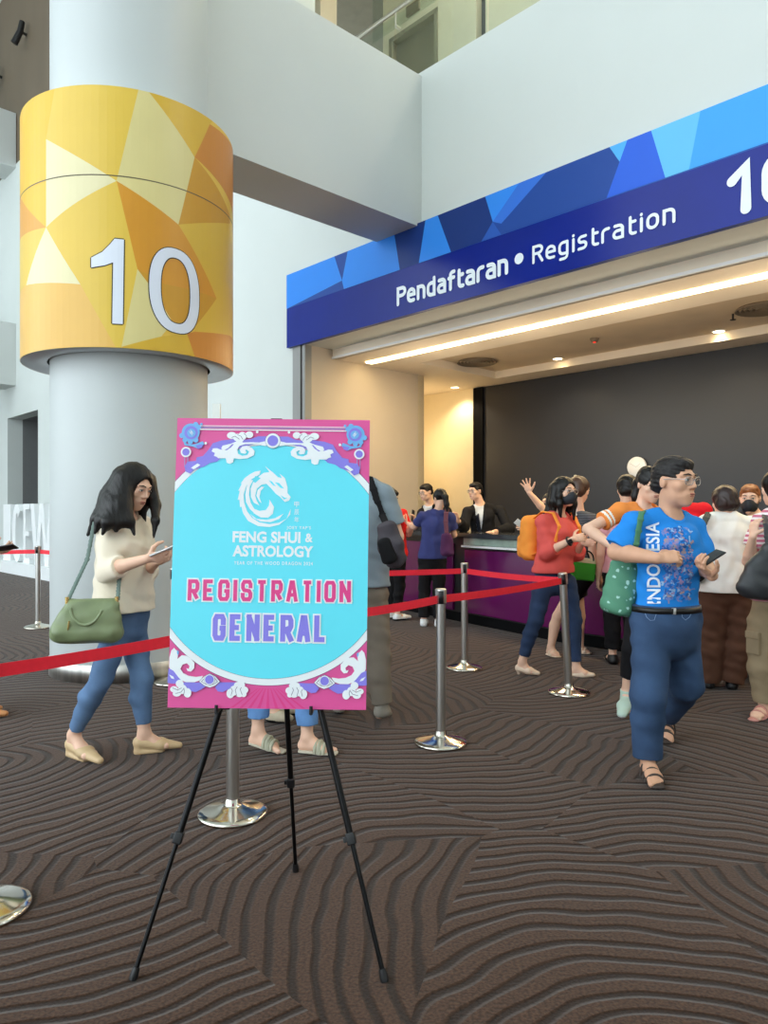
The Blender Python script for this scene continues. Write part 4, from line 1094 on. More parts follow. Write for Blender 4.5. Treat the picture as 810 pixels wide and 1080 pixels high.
def person(label, px, d, yaw, H, g=.006, lift=0.0, head=None, J=None, skin_c='light', fem=True, hair='long', hair_m=None, fat=1.0,
           top=None, low=None, shoe=None, hands=None, glasses=None, mask=False, face=True, seed=1, collar=None, group=None):
    base = A((px - CX) / F * d, d, lift)
    root = thing('person', base, label, 'person', group)
    fw = dirv(yaw); rt = A(fw[1], -fw[0], 0); up = A(0, 0, 1)      # rt = the person's own right
    pts = {'pel': base + up * .525 * H, 'neck': base + up * .835 * H + fw * .0, 'chest': None, 'waist': None}
    for sd, q in (('R', 1), ('L', -1)):
        pts['sh' + sd] = base + up * .805 * H + rt * q * .100 * H * (1 if fem else 1.08)
        pts['el' + sd] = base + up * .625 * H + rt * q * .125 * H - fw * .03
        pts['wr' + sd] = base + up * .485 * H + rt * q * .125 * H + fw * .05
        pts['hip' + sd] = base + up * .50 * H + rt * q * .050 * H
        pts['kn' + sd] = base + up * .275 * H + rt * q * .055 * H + fw * .015
        pts['an' + sd] = base + up * .05 * H + rt * q * .055 * H - fw * .02
        pts['to' + sd] = base + up * .028 + rt * q * .065 * H + fw * .15
    for k_, v in (J or {}).items():
        if len(v) == 3: pts[k_] = pt(v[0], v[1], d + v[2])
        else: pts[k_] = pt(v[0], v[1], d + v[2]); pts[k_][2] = v[3]
    for sd, q in (('R', 1), ('L', -1)):
        if 'hip' + sd not in (J or {}): pts['hip' + sd] = pts['pel'] + rt * q * .050 * H - up * .025 * H
    pel, nk = pts['pel'], pts['neck']
    if pts['waist'] is None: pts['waist'] = pel * .62 + nk * .38 + fw * .008
    if pts['chest'] is None: pts['chest'] = pel * .27 + nk * .73 + fw * .012
    hd = dict(px=None, py=None, dd=0, yaw=yaw, pitch=5, roll=0, s=1.0)
    hd.update(head or {})
    hc = pt(hd['px'], hd['py'], d + hd['dd']) if hd['px'] is not None else nk + up * .105 * H + fw * .02
    hs = hd['s'] * (1.0 if not fem else .97)
    hf = dirv(hd['yaw'], hd['pitch'])
    upv = A(math.sin(math.radians(hd['roll'])), 0, math.cos(math.radians(hd['roll'])))
    HR = frame(hf, upv)
    def W(x, y, z): return hc + HR @ (A(x, y, z) * hs)
    lat = nrm(pts['shR'] - pts['shL'] + rt * .15)
    all_ = [v for v in pts.values() if v is not None] + [hc]
    lo = np.min(all_, axis=0) - A(.24, .24, .0); hi = np.max(all_, axis=0) + A(.24, .24, .26); lo[2] = lift - .01
    b = fat
    sm = skin_mat(skin_c); hands = hands or {}
    # ---- body: one continuous surface
    Fd = Field(lo, hi, g)
    Fd.loft([pel - up * .05, pts['waist'], pts['chest'], nk - (nk - pts['chest']) * .25], [(.150 * b, .105 * b), (.125 * b, .092 * b), (.145 * b, .105 * b), (.115 * b, .065)], lat, .03)
    Fd.loft([pts['shR'], nk - up * .035, pts['shL']], [.045, .05, .045], k=.03)
    for sd in 'RL': Fd.loft([pts['sh' + sd] * .4 + nk * .6, nk + up * .01], [.030, .040], k=.03)
    Fd.loft([nk - up * .05, nk, W(0, -.015, -.05)], [.056 if fem else .064, .049 if fem else .058, .05 if fem else .058], k=.025)
    head_field(Fd, hc, HR, hs, fem)
    for sd, q in (('R', 1), ('L', -1)):
        a_ = (.043, .037, .024) if fem else (.050, .043, .029)
        Fd.loft([pts['sh' + sd], pts['el' + sd]], [a_[0] * b, a_[1] * b], k=.02)
        mid = pts['el' + sd] * .72 + pts['wr' + sd] * .28
        Fd.loft([pts['el' + sd], mid, pts['wr' + sd]], [a_[1] * b * .97, a_[1] * b * 1.02, a_[2]], k=.012)
        hp = hands.get(sd, {}); fd = nrm(pts['wr' + sd] - pts['el' + sd])
        hdir = A(*hp['d']) if 'd' in hp else fd
        hn = A(*hp['n']) if 'n' in hp else -rt * q
        hand_field(Fd, pts['wr' + sd], hdir, hn, hp.get('side', q), hp.get('curl', .45), hp.get('spread', .06), hp.get('s', .95 if fem else 1.03), hp.get('thumb', .5))
        kn, an, to = pts['kn' + sd], pts['an' + sd], pts['to' + sd]
        Fd.loft([pts['hip' + sd], kn], [.078 * b, .050 * b], k=.03)
        cf = nrm(np.cross(np.cross(kn - an, nrm(A(*(to - an)) * A(1, 1, 0))), kn - an))
        Fd.loft([kn, kn * .68 + an * .32 - cf * .012, an], [.048 * b, .052 * b, .033], k=.012)
        heel = an - up * (an[2] - lift) * .55 - nrm((to - an) * A(1, 1, 0)) * .025
        fdir = nrm(to - heel); fl_ = nrm(np.cross(fdir, up))
        Fd.loft([an, heel], [.033, .029], k=.012); ball = heel + (to - heel) * .68 + up * .006
        Fd.loft([an - up * .01, heel * .45 + ball * .55 + up * .018, ball], [.032, (.034, .026), (.041, .019)], fl_, .02)
        Fd.loft([heel, ball], [.027, (.040, .02)], fl_, .02)
        closed = (shoe or {}).get('kind') in ('sneaker', 'leather', 'pump', 'wedge')
        if closed: Fd.loft([ball, ball * .4 + to * .6], [(.034, .015), (.014, .009)], fl_, .02)
        elif g <= .0075:
            for i in range(5):
                o = (-.033 + .0165 * i) * (1 if sd == 'R' else -1); tt = to + fl_ * -o * 1.0 - fdir * (.004 + .010 * i) - up * .006
                Fd.loft([ball + fl_ * -o * .8, tt], [.013, (.0125 - .001 * i) if i else .015], k=.006)
        else: Fd.loft([ball, to], [(.040, .018), (.03, .013)], fl_, .02)
    Fd.plane(A(0, 0, -1), A(0, 0, lift + .004))
    body = skin('body', Fd, sm, root)
    # ---- face details
    if face:
        for q in (-1, 1):
            m = MB(); m.ell(W(q * .031, .0895, .008), HR, A(.0135, .0055, .0052) * hs, 12, 0); m.ell(W(q * .031, .0935, .008), HR, A(.0058, .003, .0050) * hs, 10, 1)
            m.tube([W(q * .017, .0945, .0125), W(q * .031, .0962, .0148), W(q * .046, .088, .0115)], [.0012 * hs, .0017 * hs, .0012 * hs], 6, 1)
            m.build('eye', [M_eyew, M_eyed], root)
        for q in (-1, 1):
            m = MB(); m.tube([W(q * .014, .099, .031), W(q * .032, .0955, .037), W(q * .050, .079, .031)], [.003 * hs, .0036 * hs, .0018 * hs], 7, 0)
            m.build('eyebrow', M_brow, root)
        if not mask:
            m = MB(); m.ell(W(0, .1000, -.0555), HR, A(.021, .0045, .0038) * hs, 12); m.ell(W(0, .0970, -.0665), HR, A(.017, .0045, .0045) * hs, 12)
            m.build('lips', M_lip, root)
    # ---- hair
    hm = hair_m or M_hairb
    if hair:
        Hf = Field(hc - A(.24, .24, .62 if isinstance(hair, dict) or hair in ('long', 'tied') else .26), hc + A(.24, .24, .22), .006)
        E = lambda x, y, z, a, bb, dd, k=.012, mode='add': Hf.ell(W(x, y, z), HR, (a * hs, bb * hs, dd * hs), k * hs, mode)
        if hair == 'short':
            E(0, -.016, .036, .080, .100, .088); E(0, .030, .084, .060, .058, .030, .02)
            E(0, -.06, -.02, .068, .055, .05, .02)
            E(0, .115, -.035, .088, .092, .098, .012, 'cut')
            for q in (-1, 1): E(q * .085, .005, -.022, .03, .036, .045, .01, 'cut')
            Hf.folds(.0022, 4.2, seed, (.3, .3, 1)); Hf.plane(-(HR @ nrm(A(0, .45, 1))), W(0, -.07, -.062), .02)
        elif hair == 'bob':
            E(0, -.014, .038, .092, .110, .094); E(0, -.035, -.03, .094, .085, .07, .03)
            E(0, .125, -.040, .074, .098, .102, .012, 'cut'); Hf.folds(.003, 3.0, seed, (1, 1, .1)); Hf.plane(-(HR @ A(0, 0, 1)), W(0, 0, -.095), .02)
        elif hair == 'tied':
            E(0, -.014, .038, .083, .104, .090); E(0, .118, -.035, .082, .094, .098, .012, 'cut')
            for q in (-1, 1): E(q * .085, .012, -.03, .03, .036, .045, .01, 'cut')
            Hf.loft([W(0, -.10, .02), W(0, -.135, -.02), W(.01, -.12, -.12), W(.015, -.10, -.22)], [.032 * hs, .036 * hs, .032 * hs, .012 * hs], k=.02); Hf.folds(.0025, 3.0, seed, (1, 1, .1))
        else:
            E(0, -.014, .040, .090, .110, .094)
            bk = -fw * .09
            # locks hang down from the crown over the back and both shoulders
            ends = hair if isinstance(hair, dict) else {}
            dn = ends.get('len', .26)
            for x, y, e in ((-.05, -.07, -.04), (0, -.085, 0), (.05, -.07, .04)):
                Hf.loft([W(x, y, .03), W(x * 1.15, y - .015, -.08), W(x * 1.3, y - .01, -.09) - up * dn * .5 + bk * .3, W(x * 1.3, y - .01, -.09) - up * dn + bk * .25], [.045 * hs, .045 * hs, .042 * hs, .012 * hs], k=.03)
            fr = ends.get('front', .16)
            for q in (-1, 1):
                Hf.loft([W(q * .066, .01, .05), W(q * .082, .030, -.03), W(q * .080, .035, -.10), W(q * .074, .040, -.10) - up * fr], [.026 * hs, .026 * hs, .027 * hs, .009 * hs], k=.02)
                Hf.loft([W(q * .075, -.03, .04), W(q * .09, -.03, -.08), W(q * .09, -.03, -.08) - up * dn * .8], [.034 * hs, .036 * hs, .012 * hs], k=.02)
            E(.004, .122, -.034, .068, .094, .122, .010, 'cut'); E(0, .03, -.07, .055, .06, .07, .01, 'cut')
            for lp, lr in ends.get('locks', ()): Hf.loft([pt(a_, b_, d + c_) for a_, b_, c_ in lp], lr, k=.05)
            Hf.folds(.0012, 4.5, seed, (1, .9, .0))
        skin('hair', Hf, hm, root)
    # ---- glasses, mask
    if glasses:
        gm = M_framel if glasses == 'pale' else M_frame; go = MB(); ln = MB()
        for q in (-1, 1):
            cc = A(q * .033, .106, .004); n = 20
            rim = [W(cc[0] + .026 * math.copysign(abs(math.cos(2 * math.pi * i / n)) ** .7, math.cos(2 * math.pi * i / n)), cc[1] - abs(q * .033 + .026 * math.cos(2 * math.pi * i / n)) * .12, cc[2] + .019 * math.copysign(abs(math.sin(2 * math.pi * i / n)) ** .7, math.sin(2 * math.pi * i / n))) for i in range(n)]
            go.tube(rim, .0016 * hs, 7, closed=True); go.tube([W(q * .060, .099, .012), W(q * .079, .03, .012), W(q * .080, -.015, .006)], .0017 * hs, 7)
            ce = W(cc[0], cc[1] - .004, cc[2]); ln.add([ce] + rim, [(0, i + 1, (i + 1) % n + 1) for i in range(n)], 0, True)
        go.tube([W(-.009, .105, .008), W(0, .108, .010), W(.009, .105, .008)], .0016 * hs, 7)
        gl = go.build('glasses', gm, root); ln.build('lens', M_lens, gl)
    if mask:
        Mf = Field(hc - A(.16, .16, .2), hc + A(.16, .16, .1), .005)
        Mf.ell(W(0, .042, -.055), HR, A(.066, .074, .062) * hs, .01); Mf.ell(W(0, .090, -.040), HR, A(.032, .036, .044) * hs, .03); Mf.ell(W(0, .104, -.018), HR, A(.018, .014, .022) * hs, .02)
        Mf.plane(HR @ nrm(A(0, -.22, 1)), W(0, .10, .002), .004); Mf.plane(HR @ A(0, -1, -.25), W(0, .012, -.05), .004); Mf.plane(HR @ A(0, .2, -1), W(0, .06, -.108), .01)
        ms = skin('face_mask', Mf, M_maskb, root); m = MB()
        for q in (-1, 1):
            m.tube([W(q * .062, .04, -.03), W(q * .082, .0, -.005), W(q * .086, -.022, -.012), W(q * .083, -.01, -.04), W(q * .056, .04, -.08)], .0016, 6)
        m.build('ear_loop', M_maskb, ms)
    # ---- upper garment
    for top in (top if isinstance(top, list) else [top] if top else []):
        T = dict(m=None, name='shirt', sleeve=.55, hem=.50 * H, ease=.018, flare=0, hg=max(g, .007), amp=.004, cuff=None, puff=0, hood=0, openf=None, vneck=0)
        T.update(top); e = T['ease']
        lo2 = lo.copy(); lo2[2] = T['hem'] + lift - .02
        Tf = Field(lo2, hi - A(0, 0, .1), T['hg'])
        hm_ = pel.copy(); hm_[2] = min(T['hem'] + lift, pel[2] - .02) - .03
        fl_ = T['flare']
        Tf.loft([hm_, pel + up * .02, pts['waist'], pts['chest'], nk - (nk - pts['chest']) * .22],
                [(.162 * b + e + fl_, .118 * b + e + fl_), (.158 * b + e + fl_ * .7, .115 * b + e + fl_ * .7), (.142 * b + e + fl_ * .5, .108 * b + e + fl_ * .4), (.156 * b + e, .118 * b + e), (.124 * b + e * .7, .070 + e * .7)], lat, .03)
        if fem and T.get('bust', True):
            for q in (-1, 1): Tf.ell(pts['chest'] + fw * .085 * b + rt * q * .062 - up * .015, frame(fw), (.062, .055, .062), .035)
        Tf.loft([pts['shR'] + up * .004, nk - up * .030, pts['shL'] + up * .004], [.052 + e * .5, .058 + e * .3, .052 + e * .5], k=.03)
        for sd in 'RL': Tf.loft([pts['sh' + sd] * .45 + nk * .55 + up * .012, nk + up * .0], [.034 + e * .3, .046], k=.03)
        for sd in 'RL':
            S = T['sleeve'] if not isinstance(T['sleeve'], dict) else T['sleeve'][sd]
            s_, el, wr = pts['sh' + sd], pts['el' + sd], pts['wr' + sd]
            r1 = (.058 if fem else .066) * b + e * .8; pf = T['puff']
            if S <= 1: Tf.loft([s_, s_ + (el - s_) * S], [r1 - .016, r1 - .002 + pf], k=.035, end=True)
            else:
                en = el + (wr - el) * (S - 1); Tf.loft([s_, el, en], [r1 - .014, r1 - .008 + pf, r1 - (.018 if pf == 0 else .012)], k=.03, end=True)
        Tf.folds(T['amp'], 1.0, seed)
        Tf.plane(A(0, 0, -1), A(0, 0, T['hem'] + lift), .006)
        if T['openf']:
            a_ = nk + up * .02 + fw * .07; z_ = pts['waist'] * .6 + pel * .4 + fw * .16
            Tf.loft([a_, a_ * .45 + z_ * .55, z_], [(.070, .11), (.040, .09), (.008, .06)], lat, .006, mode='cut')
        # neckline
        Tf.ell(nk + up * .03 + fw * .035, frame(fw), (.068 + .02 * T['vneck'], .075, .058 + .05 * T['vneck']), .008, 'cut')
        skin(T['name'], Tf, T['m'], root, T.get('mi'))
    # ---- lower garment
    if low:
        B = dict(m=None, name='trousers', kind='trousers', cuff=.06, r=(.098, .070, .062), ease=.012, hg=max(g, .007), amp=.003, top=None)
        B.update(low); e = B['ease']
        tz = B['top'] if B['top'] is not None else pel[2] + .06
        lo3 = lo.copy(); hi3 = hi.copy(); hi3[2] = tz + .1
        Bf = Field(lo3, hi3, B['hg'])
        tp = pel.copy(); tp[2] = tz
        tp[:2] += (pts['waist'] - pel)[:2] * (tz - pel[2]) / max(pts['waist'][2] - pel[2], .01)
        Bf.loft([tp, pel, pel - up * .07], [(.145 * b + e, .105 * b + e), (.155 * b + e, .112 * b + e), (.14 * b + e, .105 * b + e)], lat, .02)
        for sd in 'RL':
            h_, kn, an = pts['hip' + sd], pts['kn' + sd], pts['an' + sd]; r = B['r']
            if B['kind'] == 'trousers':
                en = an + nrm(kn - an) * B['cuff']
                tw = (pts['to' + sd] - an) * A(1, 1, 0); sh_ = kn - an; cf = nrm(np.cross(np.cross(sh_, nrm(tw)), sh_))
                md = kn * .67 + an * .33 - cf * .012
                Bf.loft([h_, kn, md, en], [r[0] * b, r[1] * b, max(r[1] * .6 + r[2] * .4, .060) * b, r[2]], k=.025, end=True)
            else: Bf.loft([h_, h_ + (kn - h_) * .55], [r[0] * b + .01, r[1] * b + .03], k=.04, end=True)
        Bf.folds(B['amp'], 1.1, seed + 3, (.25, .25, 1))
        Bf.plane(A(0, 0, 1), A(0, 0, tz), .004)
        skin(B['name'], Bf, B['m'], root, B.get('mi'))
    # ---- shoes
    if shoe:
        for sd in 'RL':
            an, to = pts['an' + sd], pts['to' + sd]; m_ = shoe['m']; kind = shoe['kind']
            h2 = nrm((to - an) * A(1, 1, 0)); l2 = A(-h2[1], h2[0], 0)
            heel = an - h2 * .028
            flz = lift + max(0, to[2] - lift - .035)
            Sf = Field(np.minimum(an, to) - A(.12, .12, .15), np.maximum(an, to) + A(.12, .12, .1), .005)
            if kind in ('sneaker', 'leather'):
                w_ = .047 if kind == 'sneaker' else .042
                hl = heel.copy(); hl[2] = an[2] - .05; hl[2] = max(hl[2], lift + .028)
                Sf.loft([an + up * .005, hl + h2 * .02], [.046, .04], k=.02, start=True)
                Sf.loft([hl, hl * .4 + to * .6 + up * .012, to + up * .008], [(.036, .038), (w_, .036), (w_ * .72, .024)], l2, .03)
                Sf.plane(A(0, 0, -1), A(0, 0, min(hl[2] - .026, to[2] - .024)), .004); z_s = lift + .024
                skin('shoe', Sf, [m_, shoe.get('sole', M_blackpl)], root, lambda c, z_s=z_s: (c[:, 2] < z_s).astype(int))
            elif kind in ('pump', 'wedge'):
                hl = heel.copy(); hl[2] = an[2] - .062
                Sf.loft([hl, hl * .45 + to * .55 + up * .004, to + up * .004 + h2 * .012], [(.035, .035), (.047, .033), (.022, .018)], l2, .03)
                tn = nrm(np.cross(l2, nrm(to - hl))); tn = tn if tn[2] > 0 else -tn
                Sf.loft([hl * .56 + to * .44 + tn * .040, an + up * .055], [(.030, .024), (.036, .038)], l2, .004, mode='cut')
                if kind == 'wedge': Sf.loft([A(hl[0], hl[1], lift + .012), A(*(hl * .4 + to * .6)[:2], lift + .008)], [(.030, .03), (.034, .012)], l2, .012); Sf.loft([hl, A(hl[0], hl[1], lift + .01)], [.030, .026], k=.01)
                else: Sf.loft([hl - h2 * .004, A(hl[0], hl[1], lift + .008) - h2 * .004], [.022, .012], k=.012)
                Sf.plane(A(0, 0, -1), A(0, 0, lift + .001), .002)
                skin('shoe', Sf, m_, root)
            else:                                    # sandal or slide: a sole and straps over the foot
                hl = heel.copy(); hl[2] = an[2] - .075; s0 = hl - h2 * .012; s1 = to + h2 * .012
                dd = nrm(s1 - s0); nn = np.cross(dd, l2); nn = nn if nn[2] > 0 else -nn
                lowz = max(lift + .012, min(hl[2], to[2]) - .02)
                a0 = A(s0[0], s0[1], max(lift + .012, s0[2] - .012)); a1 = A(s1[0], s1[1], max(lift + .012, to[2] - .026))
                Sf.loft([a0, a0 * .4 + a1 * .6, a1], [(.036, .012), (.047, .012), (.036, .011)], l2, .01)
                sl_ = skin('sandal', Sf, shoe.get('sole', m_), root); stp = MB()
                for fr, hh, wd in shoe.get('straps', ((.62, .042, .016), (.42, .066, .013))):
                    cpt = a0 + (a1 - a0) * fr; n_ = 12
                    for off in (-1, 1):
                        path = [cpt + l2 * .045 * math.cos(math.pi * i / n_) + up * (hh * math.sin(math.pi * i / n_) + .002) + dd * off * wd * (.5 + .0 * i) for i in range(n_ + 1)]
                        stp.tube(path, wd * .55, 8)
                stp.build('strap', m_, sl_)
    return dict(root=root, base=base, pts=pts, W=W, HR=HR, hc=hc, fw=fw, rt=rt, hs=hs)
# ================================================================== THE CAST
def stripes(name, c1, c2, scale, axis='Z', duty=.5):
    m = mat(name, c1, .85, var=0); nt = m.node_tree; N = nt.nodes; L = nt.links; b = N['Principled BSDF']
    tc = N.new('ShaderNodeTexCoord'); wv = N.new('ShaderNodeTexWave'); wv.bands_direction = axis; wv.inputs['Scale'].default_value = scale; wv.inputs['Distortion'].default_value = .6
    L.new(tc.outputs['Object'], wv.inputs['Vector'])
    r = N.new('ShaderNodeMapRange'); r.inputs['From Min'].default_value = duty - .08; r.inputs['From Max'].default_value = duty + .08; L.new(wv.outputs['Fac'], r.inputs['Value'])
    mx = N.new('ShaderNodeMix'); mx.data_type = 'RGBA'; mx.inputs[6].default_value = rgb(c1); mx.inputs[7].default_value = rgb(c2)
    L.new(r.outputs['Result'], mx.inputs['Factor']); L.new(mx.outputs[2], b.inputs['Base Color']); return m
M_bluet = cloth('tee_blue', (40, 138, 226), var=.05)
man = person('man in a blue printed T-shirt and jeans walking with a phone in his hand', 704, 3.95, 14, 1.71, g=.0048, fem=False, skin_c='tan', fat=1.06, hair='short', hair_m=M_hairg, seed=4,
    head=dict(px=711, py=508, dd=-.04, yaw=34, pitch=3, s=1.12),
    J=dict(neck=(706, 545, 0), shR=(669, 553, -.05), shL=(730, 557, .08), elR=(650, 582, -.06), wrR=(694, 589, -.27), elL=(741, 596, .02), wrL=(751, 607, -.24),
           pel=(702, 655, 0), hipR=(688, 668, -.03), hipL=(717, 668, .04), knR=(684, 735, -.10), anR=(683, 799, -.08), toR=(694, 818, -.26, .026),
           knL=(724, 722, .12), anL=(704, 765, .58, .145), toL=(702, 783, .46, .03)),
    hands=dict(R=dict(d=(.93, -.05, .12), n=(.1, .75, -.65), side=1, curl=.8, thumb=.9), L=dict(d=(-.62, -.25, .42), n=(.35, -.1, .9), side=-1, curl=.7, spread=.1, thumb=.7)),
    top=dict(m=M_bluet, name='t_shirt', sleeve=.86, hem=.885, ease=.016, amp=.0045), low=dict(m=M_denimm, name='jeans', cuff=.0, r=(.100, .086, .074), amp=.0035, top=.905, ease=.036), glasses='pale',
    shoe=dict(kind='sandal', m=mat('sandal_brown', (64, 52, 46), .6, var=.05), straps=((.70, .040, .013), (.5, .058, .012), (.3, .078, .011))))

M_creamb = cloth('blouse_cream', (242, 230, 208), var=.03, sheen=.3)
M_wedge = mat('wedge_beige', (206, 176, 134), .5, var=.04)
woman = person('woman in a cream blouse and blue jeans looking down at her phone by the column', 128, 4.2, 62, 1.66, g=.0048, skin_c='light', hair=dict(len=.27, front=.2, locks=[([(133, 504, .02), (116, 528, -.02), (104, 547, -.08), (93, 564, -.09)], [.050, .054, .040, .010]), ([(126, 512, -.06), (115, 530, -.11), (107, 549, -.16), (100, 562, -.18)], [.036, .046, .036, .009]),
        ([(129, 512, -.08), (121, 533, -.15), (114, 551, -.22), (108, 563, -.23)], [.036, .042, .032, .009]), ([(130, 511, -.09), (127, 533, -.16), (126, 551, -.20), (123, 560, -.22)], [.030, .036, .026, .008]),
        ([(132, 504, -.09), (132, 532, -.13), (137, 550, -.18), (142, 564, -.19)], [.032, .034, .025, .007]), ([(159, 505, .06), (164, 533, .02), (164, 549, -.05), (162, 567, -.08)], [.026, .030, .022, .006])]), seed=9,
    head=dict(px=141, py=513, dd=-.02, yaw=64, pitch=22, roll=6, s=1.06),
    J=dict(neck=(131, 546, 0), shR=(114, 557, -.11), shL=(149, 555, .12), elR=(115, 601, -.20), wrR=(156, 589, -.34), elL=(152, 604, .12), wrL=(164, 594, -.10),
           pel=(130, 648, 0), hipR=(126, 658, -.06), hipL=(137, 658, .08), knR=(106, 718, -.13), anR=(78, 774, -.02, .130), toR=(104, 799, -.16, .022),
           knL=(150, 716, .02), anL=(152, 775, .04, .128), toL=(187, 789, .10, .022)),
    hands=dict(R=dict(d=(.92, -.15, .10), n=(-.1, .75, .5), side=1, curl=.85, thumb=1.3), L=dict(d=(.75, -.45, .2), n=(-.1, -.2, .9), side=-1, curl=.8)),
    top=dict(m=M_creamb, name='blouse', sleeve=1.30, hem=.835, ease=.020, flare=.022, amp=.005, puff=.004), low=dict(m=M_denim, name='jeans', cuff=.045, r=(.088, .060, .043), ease=.008, amp=.003, top=.90),
    shoe=dict(kind='wedge', m=M_wedge))

M_greypolo = cloth('polo_grey', (138, 152, 162), var=.05)
greyman = person('man in a grey polo shirt with a sling bag, half hidden behind the poster', 383, 4.95, 172, 1.84, g=.007, fem=False, hair='short', fat=1.05, seed=5,
    head=dict(px=368, py=482, dd=.05, yaw=185, pitch=5),
    J=dict(neck=(381, 508, 0), shR=(405, 521, 0), shL=(356, 519, .02), elR=(419, 566, .02), wrR=(411, 572, .26), pel=(382, 626, 0), hipR=(394, 645, 0), hipL=(370, 645, 0),
           knR=(399, 696, -.03), anR=(403, 742, -.06), toR=(409, 752, -.02, .035), knL=(366, 695, .06), anL=(358, 738, .12), toL=(362, 746, .28, .035)),
    top=dict(m=M_greypolo, name='polo_shirt', sleeve=.72, hem=.90, ease=.02, flare=.01), low=dict(m=M_olivetr, cuff=.0, r=(.104, .084, .070), amp=.0035), face=False,
    shoe=dict(kind='sneaker', m=cloth('suede_grey', (150, 144, 134)), sole=M_blackpl))

M_bluep = cloth('tee_indigo', (62, 68, 122), var=.06)
person('woman in an indigo T-shirt and black trousers standing with her back turned at the counter', 455, 8.95, 166, 1.63, g=.008, hair='tied', seed=6, face=False,
    head=dict(px=464, py=526, dd=.03, yaw=205, pitch=18), J=dict(neck=(461, 541, 0), shR=(475, 546, 0), shL=(446, 545, .02), elL=(437, 556, .18), wrL=(430, 552, .40), elR=(479, 564, .10), wrR=(473, 566, .36), pel=(456, 589, 0)),
    hands=dict(L=dict(d=(-.4, .5, .4))), top=dict(m=M_bluep, name='t_shirt', sleeve=.62, hem=.83, ease=.016), low=dict(m=M_blacktr, cuff=.03, r=(.095, .072, .07)),
    shoe=dict(kind='sneaker', m=M_white, sole=M_white))
M_redt = cloth('tee_red', (214, 40, 40), var=.05)
person('person in a red top holding a phone, mostly behind the man in the grey polo', 417, 9.5, 120, 1.60, g=.008, hair='short', seed=7, fem=False,
    head=dict(px=411, py=524, dd=0, yaw=100, pitch=30), J=dict(neck=(414, 541, 0), shR=(424, 542, .12), shL=(414, 546, -.18), elR=(431, 563, .06), wrR=(435, 552, -.12)),
    hands=dict(R=dict(d=(.1, -.3, .9), n=(-.6, -.6, .2), curl=.6)), top=dict(m=M_redt, name='t_shirt', sleeve=.6, hem=.82), low=dict(m=M_blacktr), shoe=dict(kind='sneaker', m=M_white))

# ---- the two men serving behind the counter
M_suit = cloth('suit_black', (28, 28, 32), bump=.15); M_shirtw = cloth('shirt_pale', (206, 214, 226), var=.02); M_tie = cloth('tie_dark', (34, 38, 52))
def tie(r, name='necktie'):
    p = r['pts']; fw = r['fw']; up = A(0, 0, 1)
    Tf = Field(np.minimum(p['neck'], p['pel']) - A(.3, .3, .1), np.maximum(p['neck'], p['pel']) + A(.3, .3, .1), .006)
    a = p['neck'] - up * .035 + fw * .072; b = p['chest'] + fw * .138; c = p['waist'] + fw * .130
    l = A(fw[1], -fw[0], 0); Tf.loft([a, a * .8 + b * .2, b, c], [(.022, .014), (.016, .010), (.028, .010), (.034, .010)], l, .004); skin(name, Tf, M_tie, r['root'])
sA = person('smiling man in a black suit leaning over the counter behind the indigo T-shirt', 455, 10.75, -42, 1.74, g=.007, fem=False, lift=.2, hair='short', seed=8, glasses='pale',
    head=dict(px=449.5, py=519, dd=-.12, yaw=-52, pitch=14), J=dict(neck=(454, 533, -.05), shR=(445, 541, -.1), shL=(471, 539, .05), elR=(441, 558, -.28), wrR=(450, 562, -.62), elL=(480, 559, -.05), wrL=(472, 562, -.5), pel=(459, 578, .1)),
    top=[dict(m=M_shirtw, name='dress_shirt', sleeve=.9, hem=.75, ease=.006, bust=False), dict(m=M_suit, name='jacket', sleeve=1.85, hem=.72, ease=.020, openf=True)], low=dict(m=M_blacktr), shoe=dict(kind='leather', m=M_blackpl)); tie(sA)
sB = person('man in a black suit and tie talking with one hand raised behind the counter', 510, 9.95, -32, 1.74, g=.007, fem=False, lift=.2, hair='short', seed=10, glasses='pale',
    head=dict(px=501.5, py=518, dd=-.05, yaw=-50, pitch=6), J=dict(neck=(507, 533, 0), shR=(493, 540, -.10), shL=(527, 539, .08), elR=(489, 556, -.22), wrR=(483, 549, -.36), elL=(537, 558, -.06), wrL=(521, 561, -.38), pel=(512, 578, .03)),
    hands=dict(R=dict(d=(-.25, -.3, .9), n=(-.6, -.4, 0), curl=.55, spread=.12), L=dict(d=(-.85, -.4, -.05), n=(0, 0, -1), side=1, curl=.25)),
    top=[dict(m=M_shirtw, name='dress_shirt', sleeve=.9, hem=.75, ease=.006, bust=False), dict(m=M_suit, name='jacket', sleeve=1.85, hem=.72, ease=.020, openf=True)], low=dict(m=M_blacktr), shoe=dict(kind='leather', m=M_blackpl)); tie(sB)
person('person behind the counter waving a raised open hand', 583, 8.95, -40, 1.62, g=.007, lift=.2, hair='tied', seed=11, mask=True, fem=False,
    head=dict(px=580, py=530, dd=0, yaw=-60, pitch=5), J=dict(neck=(584, 543, 0), shR=(577, 551, -.1), shL=(600, 551, .06), elR=(574, 538, -.30), wrR=(558.5, 520, -.36), elL=(575, 573, -.3), wrL=(557, 561, -.40)),
    hands=dict(R=dict(d=(-.35, 0, .95), n=(-.3, -.9, 0), curl=.12, spread=.34, s=1.1, thumb=0, side=1), L=dict(d=(-.8, -.2, .5), curl=.5)),
    top=dict(m=cloth('tee_black', (34, 34, 38)), name='t_shirt', sleeve=.7, hem=.8), low=dict(m=M_blacktr), shoe=dict(kind='leather', m=M_blackpl))

